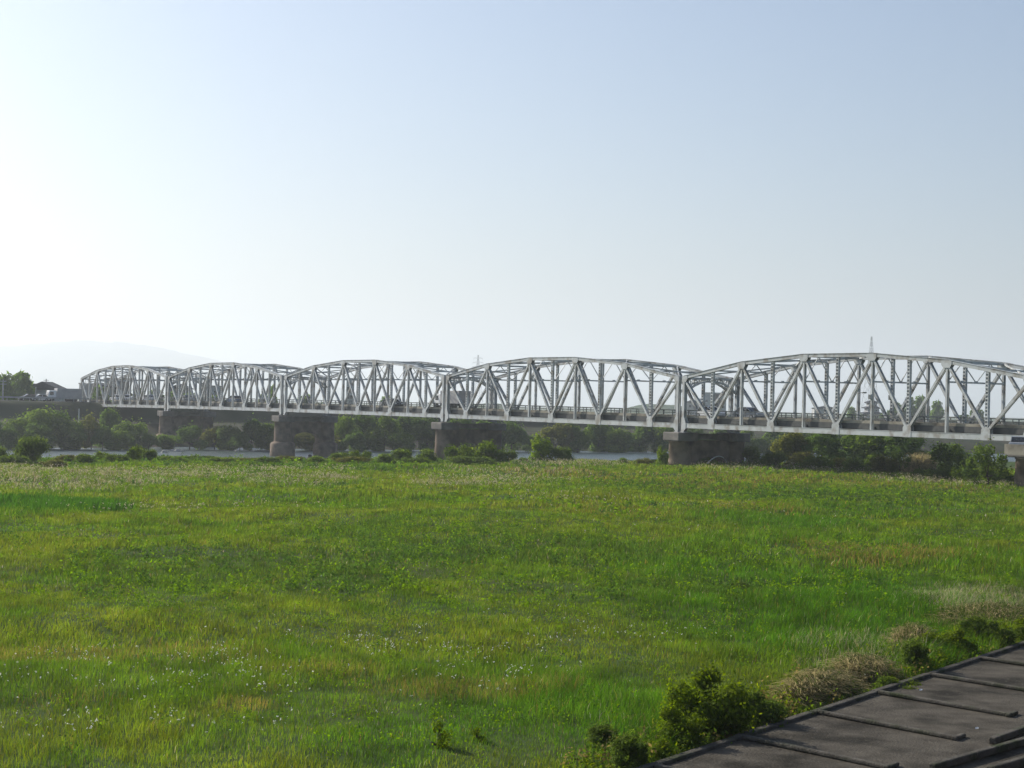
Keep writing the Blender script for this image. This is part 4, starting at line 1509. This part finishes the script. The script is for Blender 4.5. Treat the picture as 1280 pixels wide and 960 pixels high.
def blades(x, y, hgt, wid, g, lean=.75, wind=(.12, -.04)):
    n = len(x)
    z = ground_h(x, y)
    a = g.uniform(0, 2 * pi, n)
    # blades turned mostly across the view so thin ones still cover
    tx, ty = np.cos(a), np.sin(a)
    la = g.uniform(0, 2 * pi, n)
    ln = g.uniform(.05, lean, n) * hgt
    dx, dy = np.cos(la) * ln + wind[0] * hgt, np.sin(la) * ln + wind[1] * hgt
    V = np.empty((n, 5, 3))
    wv = np.stack([tx * wid / 2, ty * wid / 2, np.zeros(n)], 1)
    b0 = np.stack([x, y, z - .03], 1)
    m0 = np.stack([x + dx * .35, y + dy * .35, z + hgt * .58], 1)
    t0 = np.stack([x + dx, y + dy, z + hgt * g.uniform(.86, 1.0, n)], 1)
    V[:, 0] = b0 - wv; V[:, 1] = b0 + wv; V[:, 2] = m0 + wv * .8; V[:, 3] = m0 - wv * .8; V[:, 4] = t0
    i = np.arange(n)[:, None] * 5
    quads = i + np.array([[0, 1, 2, 3]])
    tris = i + np.array([[3, 2, 4]])
    return V.reshape(-1, 3), quads, tris


def add_grass(name, zones, label_kind='stuff'):
    Vs, Qs, Ts, Cs, off = [], [], [], [], 0
    g = np.random.default_rng(101)
    for y0, y1, dens, hmul, wd in zones:
        x, y = scatter(y0, y1, dens, g)
        n = len(x)
        hn = fbm(x / 3.3, y / 4.5, 31, 4)
        clump = fbm(x / .8, y / .8, 33, 2)
        h = (.08 + .26 * sstep(.3, .75, hn) + .20 * (clump - .2)) * g.uniform(.6, 1.25, n) * hmul
        h = h * (1 + .55 * field(LUSH, x, y) + .25 * field(STRAW, x, y) - .15 * field(DARK, x, y))
        h = h * (1 + .8 * sstep(-3.0, -.6, apron_off(x, y)))
        V, q_, t_ = blades(x, y, h, wd * g.uniform(.6, 1.4, n), g)
        c = tone_at(x, y, n, g)
        Vs.append(V); Qs.append(q_ + off); Ts.append(t_ + off); Cs.append(np.repeat(c, 5, 0))
        off += len(V)
    o = np_mesh(name, np.concatenate(Vs), [np.concatenate(Qs), np.concatenate(Ts)], M['grass'], np.concatenate(Cs))
    return tag(o, kind='stuff')


add_grass('meadow_grass', [(30, 48, 330, .62, .011), (48, 75, 190, .68, .018), (75, 115, 75, .8, .034), (115, 165, 34, .9, .06), (165, 236, 17, 1.0, .10)])


# broad-leaved weeds in clumps: darker textured patches
def add_weeds():
    g = np.random.default_rng(202)
    Vs, Cs = [], []
    for y0, y1, dens, leaf, nl in ((31, 60, 1.6, .030, 56), (60, 110, 1.3, .055, 32), (110, 170, .8, .095, 20), (170, 225, .5, .13, 14)):
        x, y = scatter(y0, y1, dens, g)
        k = field(DARK, x, y) * 1.0 + .18 + .4 * sstep(.55, .72, fbm(x / 6, y / 8, 55, 3))
        keep = g.random(len(x)) < k
        x, y = x[keep], y[keep]
        n = len(x)
        if n == 0: continue
        z = ground_h(x, y)
        rad = g.uniform(.18, .55, n)
        hh = g.uniform(.25, .75, n)
        d = g.normal(size=(n, nl, 3)); d /= np.linalg.norm(d, axis=2)[:, :, None]
        d[:, :, 2] = np.abs(d[:, :, 2])
        c = np.stack([x, y, z], 1)[:, None, :] + d * np.stack([rad, rad, hh], 1)[:, None, :] * g.uniform(.5, 1.05, (n, nl, 1))
        nr = d + g.normal(size=d.shape) * .5; nr /= np.linalg.norm(nr, axis=2)[:, :, None]
        t1 = np.cross(nr, g.normal(size=d.shape)); t1 /= np.linalg.norm(t1, axis=2)[:, :, None]
        t2 = np.cross(nr, t1)
        s_ = leaf * g.uniform(.6, 1.4, (n, nl, 1))
        V = np.stack([c - t1 * s_, c - t2 * s_ * .55, c + t1 * s_, c + t2 * s_ * .55], 2)
        dk = field(DARK, x, y)[:, None]
        base = np.where(g.random((n, 1)) < .25 + .5 * dk, np.array([[.042, .078, .020]]), np.array([[.080, .130, .016]]))
        t = base[:, None, None, :] * g.uniform(.7, 1.35, (n, nl, 1, 1))
        Vs.append(V.reshape(-1, 3)); Cs.append(np.broadcast_to(t, V.shape).reshape(-1, 3))
    V = np.concatenate(Vs)
    o = np_mesh('meadow_weeds', V, [np.arange(len(V)).reshape(-1, 4)], M['leaf'], np.concatenate(Cs))
    tag(o, kind='stuff')
add_weeds()


def kerb_weeds():
    g = np.random.default_rng(212)
    n, nl = 900, 40
    al = g.uniform(-4, 34, n); off = -np.abs(g.normal(0, .9, n)) - .12
    x = E0.x + ED.x * al + EN.x * off; y = E0.y + ED.y * al + EN.y * off
    k = fbm(al / 2.2, off / 2, 66, 3) > .42
    x, y = x[k], y[k]; n = len(x)
    z = ground_h(x, y)
    d = g.normal(size=(n, nl, 3)); d /= np.linalg.norm(d, axis=2)[:, :, None]; d[:, :, 2] = np.abs(d[:, :, 2])
    rad = g.uniform(.15, .42, n); hh = g.uniform(.2, .62, n)
    c = np.stack([x, y, z], 1)[:, None, :] + d * np.stack([rad, rad, hh], 1)[:, None, :] * g.uniform(.4, 1.1, (n, nl, 1))
    nr = d + g.normal(size=d.shape) * .5; nr /= np.linalg.norm(nr, axis=2)[:, :, None]
    t1 = np.cross(nr, g.normal(size=d.shape)); t1 /= np.linalg.norm(t1, axis=2)[:, :, None]
    t2 = np.cross(nr, t1)
    s_ = .045 * g.uniform(.5, 1.5, (n, nl, 1))
    V = np.stack([c - t1 * s_, c - t2 * s_ * .5, c + t1 * s_, c + t2 * s_ * .5], 2)
    kind = g.random((n, 1))
    base = np.where(kind < .45, np.array([[.075, .12, .02]]), np.where(kind < .75, np.array([[.13, .165, .02]]), np.array([[.16, .13, .06]])))
    t = base[:, None, None, :] * g.uniform(.7, 1.3, (n, nl, 1, 1))
    V2 = V.reshape(-1, 3)
    o = np_mesh('kerbside_weeds', V2, [np.arange(len(V2)).reshape(-1, 4)], M['bush_leaf'], np.broadcast_to(t, V.shape).reshape(-1, 3))
    tag(o, kind='stuff')
kerb_weeds()

FLOW = ellipses([(200, 860, 260, 40, .5), (100, 925, 150, 22, .9), (330, 925, 120, 20, .5), (290, 920, 40, 8, 1.2), (480, 810, 260, 22, .45), (640, 850, 140, 24, .55), (790, 800, 110, 24, .4), (140, 930, 50, 10, 1.4), (330, 830, 90, 12, .6),
                 (660, 846, 50, 14, 1.0), (570, 862, 40, 10, .9), (510, 880, 40, 6, .8), (720, 780, 120, 12, .4), (900, 860, 120, 10, .1)])
PLUME = ellipses([(170, 594, 250, 4, 1.0), (70, 602, 150, 8, .8), (300, 592, 90, 3, 1.0), (620, 603, 120, 5, .8), (1190, 604, 90, 6, .8), (720, 580, 80, 4, .8), (700, 627, 90, 6, .3), (980, 587, 150, 3, .6), (370, 606, 100, 4, .4),
                  (380, 590, 60, 4, .7), (250, 640, 200, 10, .25), (930, 720, 60, 6, .3), (560, 610, 60, 4, .5)])


def add_flowers():
    g = np.random.default_rng(303)
    Vs, Cs = [], []
    for y0, y1, dens, s0, lst, colr in ((31, 75, 60, .015, FLOW, (.78, .78, .70)), (31, 90, .12, .015, None, (.74, .74, .6)), (31, 75, 2.5, .015, YELL, (.62, .55, .08)), (75, 140, .12, .03, None, (.6, .58, .42)),
                                        (75, 235, 17.0, .036, PLUME, (.58, .51, .33))):
        x, y = scatter(y0, y1, dens, g)
        k = (field(lst, x, y) * .55) if lst else np.ones(len(x))
        cl = fbm(x / .9, y / .9, 91, 2)
        keep = g.random(len(x)) < (k * (.15 + .85 * sstep(.35, .6, cl)) * (.3 + .7 * sstep(.35, .6, fbm(x / 6, y / 4, 93, 2))) if lst is PLUME else k * sstep(.45, .78, cl) * (.12 + .88 * sstep(.3, .6, fbm(x / 3, y / 4, 92, 2))))
        x, y = x[keep], y[keep]
        n = len(x)
        if not n: continue
        z = ground_h(x, y) + g.uniform(.24, .5, n) * (1 + .3 * (y > 90))
        c = np.stack([x, y, z], 1)
        npet = 3
        d = g.normal(size=(n, npet, 3)); d[:, :, 2] = np.abs(d[:, :, 2]) + .4
        d /= np.linalg.norm(d, axis=2)[:, :, None]
        t1 = np.cross(d, g.normal(size=d.shape)); t1 /= np.linalg.norm(t1, axis=2)[:, :, None]
        t2 = np.cross(d, t1)
        s_ = s0 * g.uniform(.5, 1.5, (n, 1, 1))
        cc = c[:, None, :] + g.normal(size=(n, npet, 3)) * s_ * .7
        V = np.stack([cc - t1 * s_, cc - t2 * s_, cc + t1 * s_, cc + t2 * s_], 2)
        t = np.array(colr) * g.uniform(.7, 1.05, (n, npet, 1, 1)).repeat(4, 2)
        Vs.append(V.reshape(-1, 3)); Cs.append(t.reshape(-1, 3))
    V = np.concatenate(Vs)
    o = np_mesh('wildflowers', V, [np.arange(len(V)).reshape(-1, 4)], M['petal'], np.concatenate(Cs))
    tag(o, kind='stuff')
add_flowers()


# tall reeds: the lush strip on the left
def reeds():
    g = np.random.default_rng(404)
    n = 26000
    c = ground(40, 634)
    x = c.x + g.uniform(-1, 1, n) * 190 * c.y / F
    y = c.y + g.uniform(-1, 1, n) * 11 * c.y * c.y / (F * CAM.z)
    k = field(ellipses([(50, 634, 100, 11, 1)]), x, y) > g.uniform(.1, .9, n)
    x, y = x[k], y[k]
    n = len(x)
    V, q_, t_ = blades(x, y, g.uniform(.3, .7, n) * (.6 + .8 * fbm(x / 3, y / 6, 8, 2)), .055 * g.uniform(.6, 1.4, n), g, lean=.25)
    c3 = np.array((.060, .140, .018)) * g.uniform(.7, 1.3, (n, 1))
    o = np_mesh('reed_bed', V, [q_, t_], M['grass'], np.repeat(c3, 5, 0))
    tag(o, kind='stuff')
reeds()


# dry grass mounds: arching straw
def dry_mound(px, py, rx, ry, h, n, label, wid=.012, green=.15, name='dry_grass_mound', reach=.5):
    g = np.random.default_rng(int(px * 3 + py))
    c = ground(px, py)
    a = g.uniform(0, 2 * pi, n); r_ = np.sqrt(g.random(n))
    x = c.x + ED.x * rx * r_ * np.cos(a) + EN.x * ry * r_ * np.sin(a)
    y = c.y + ED.y * rx * r_ * np.cos(a) + EN.y * ry * r_ * np.sin(a)
    hh = h * np.sqrt(np.maximum(.08, 1 - r_ ** 2)) * g.uniform(.55, 1.2, n)
    z = ground_h(x, y)
    la = g.uniform(0, 2 * pi, n)
    ln = g.uniform(.3, 1.2, n) * reach
    dx, dy = np.cos(la) * ln, np.sin(la) * ln
    s_ = 4
    V = np.empty((n, s_ + 1, 2, 3))
    tx, ty = -np.sin(la), np.cos(la)
    for k in range(s_ + 1):
        t = k / s_
        ww = wid * (1 - .75 * t) * g.uniform(.7, 1.3, n)
        bx, by, bz = x + dx * t ** 1.4, y + dy * t ** 1.4, z - .03 + hh * np.sin(t * pi * .62) / sin(pi * .5)
        V[:, k, 0] = np.stack([bx - tx * ww, by - ty * ww, bz], 1)
        V[:, k, 1] = np.stack([bx + tx * ww, by + ty * ww, bz + .006], 1)
    i = np.arange(n)[:, None] * (2 * (s_ + 1))
    qs = np.concatenate([i + np.array([[2 * k, 2 * k + 1, 2 * k + 3, 2 * k + 2]]) for k in range(s_)])
    tn = np.array((.36, .30, .155)) * g.uniform(.55, 1.25, (n, 1))
    gm = g.random(n) < green
    tn[gm] = np.array((.07, .10, .02)) * g.uniform(.7, 1.3, (gm.sum(), 1))
    V = V.reshape(-1, 3) - np.array([c.x, c.y, 0])
    o = np_mesh(name, V, [qs], M['grass'], np.repeat(tn, 2 * (s_ + 1), 0))
    o.location = (c.x, c.y, 0)
    return tag(o, label, 'dry grass')
dry_mound(1022, 868, 1.9, .55, .6, 5200, 'largest mound of matted straw grass against the apron kerb', reach=.5, green=.3)
dry_mound(1076, 846, 1.3, .7, .6, 2200, 'smaller straw mound merging into the right of the largest mound', green=.3)
dry_mound(1240, 778, 3.2, 1.8, .55, 4600, 'tall standing dry grass at the right frame edge above the bushes', reach=.5, green=.62)
dry_mound(1140, 812, 1.2, .6, .7, 1600, 'thin dry stalks mixed with the dark bush by the kerb', reach=.4, green=.4)
dry_mound(1150, 592, 3.6, 1.6, 2.2, 2600, 'tawny reed mound in the thicket gap below the nearest span', wid=.05, green=.1, reach=1.2)

# bushes beside the apron
KG = 'bushes along the concrete kerb'
def kerb_bush(px, pyb, wpx, hpx, key, label):
    g = ground(px, pyb)
    me, tm, r_, h_ = protos[key]
    sc = g.y / F
    plant(key, 'kerb_bush', 'bush', g.x, g.y, 1.3 * wpx * sc / 2 / r_, 1.15 * hpx * sc / h_, label, KG)
kerb_bush(882, 916, 100, 82, 'near0', 'largest bush by the kerb, bright leaves on its left side')
kerb_bush(930, 904, 84, 50, 'near1', 'dark right flank bush leaning on the largest bush by the kerb')
kerb_bush(846, 930, 66, 56, 'near0', 'yellowish bush at the left foot of the largest kerb bush')
kerb_bush(790, 958, 70, 54, 'near1', 'dark bush at the bottom edge left of the slab corner')
kerb_bush(756, 934, 56, 30, 'near1', 'small dark low bush left of the kerb bushes')
kerb_bush(1146, 838, 52, 44, 'near1', 'dark tangled bush right of the straw mounds')
kerb_bush(1128, 858, 56, 22, 'near0', 'bright low plant spilling over the kerb')
kerb_bush(1186, 818, 64, 36, 'near0', 'green bush with white flowers at its foot by the kerb')
kerb_bush(1228, 806, 66, 36, 'near1', 'dark long bush by the kerb nearest the right frame edge')
kerb_bush(1272, 797, 60, 30, 'near0', 'bush cut off by the right frame edge by the kerb')
kerb_bush(548, 940, 26, 34, 'weed', 'bright yellow green weed plant near the bottom centre of the meadow')
kerb_bush(596, 930, 22, 20, 'weed', 'small bright weed plant right of the taller weed plant')
kerb_bush(822, 944, 44, 34, 'near0', 'low bright bush between the bottom edge bush and the yellowish bush')
kerb_bush(962, 893, 46, 26, 'near1', 'low dark scrub where the largest straw mound meets the bush')
kerb_bush(1104, 858, 34, 24, 'near1', 'low scrub at the right end of the straw mounds')
kerb_bush(1166, 829, 44, 24, 'near0', 'low bright scrub right of the dark tangled bush')
kerb_bush(925, 738, 34, 11, 'near1', 'dark low weed clump alone in the lush grass')

# ------------------------------------------------------------------ light, sky, haze
AZ_S, EL_S = R(-51), R(30)                         # left of the view, ahead of the camera
S = Vector((sin(AZ_S) * cos(EL_S), cos(AZ_S) * cos(EL_S), sin(EL_S)))
sd = bpy.data.lights.new('sun', 'SUN')
sd.energy = 4.9
sd.angle = R(.5)
sd.color = (1, .95, .86)
so = bpy.data.objects.new('sun', sd)
so.rotation_euler = S.to_track_quat('Z', 'Y').to_euler()
so.location = (0, 0, 60)
col.objects.link(so)

world = bpy.data.worlds.new('World')
scn.world = world
world.use_nodes = True
wn, wl_ = world.node_tree.nodes, world.node_tree.links
sky = wn.new('ShaderNodeTexSky')
sky.sky_type = 'NISHITA'
sky.sun_disc = False
sky.sun_elevation = EL_S
sky.sun_rotation = AZ_S
sky.altitude = 0
sky.air_density = 1.0
sky.dust_density = 2.2
sky.ozone_density = 4.2
bgn = wn['Background']
bgn.inputs['Strength'].default_value = .098
wl_.new(sky.outputs['Color'], bgn.inputs['Color'])

HAZE = .0002
hz = MB()
hz.box((0, 0, 225), (Vector((1, 0, 0)), Vector((0, 1, 0)), UP), (20000, 20000, 240))
hm = bpy.data.materials.new('haze')
hm.use_nodes = True
hn_ = hm.node_tree.nodes
hn_.remove(hn_['Principled BSDF'])
pv = hn_.new('ShaderNodeVolumePrincipled')
pv.inputs['Color'].default_value = (.89, .94, 1.0, 1)
pv.inputs['Density'].default_value = HAZE
pv.inputs['Anisotropy'].default_value = .4
hm.node_tree.links.new(pv.outputs['Volume'], hn_['Material Output'].inputs['Volume'])
ho = hz.build('haze', hm)
ho.visible_shadow = True
tag(ho, kind='stuff')

# tidy bookkeeping properties
for o in bpy.data.objects:
    if '_o' in o: del o['_o']

# ------------------------------------------------------------------ render settings
vs = scn.view_settings
scn.display_settings.display_device = 'sRGB'
vs.view_transform = 'Standard'
vs.look = 'None'
vs.exposure = 0.30
vs.gamma = 1.0
vs.use_curve_mapping = False
cy = scn.cycles
cy.use_denoising = True
cy.denoiser = 'OPENIMAGEDENOISE'
cy.max_bounces = 6
cy.diffuse_bounces = 3
cy.glossy_bounces = 3
cy.transmission_bounces = 4
cy.volume_bounces = 1
cy.transparent_max_bounces = 8
cy.use_adaptive_sampling = True
cy.adaptive_threshold = .01
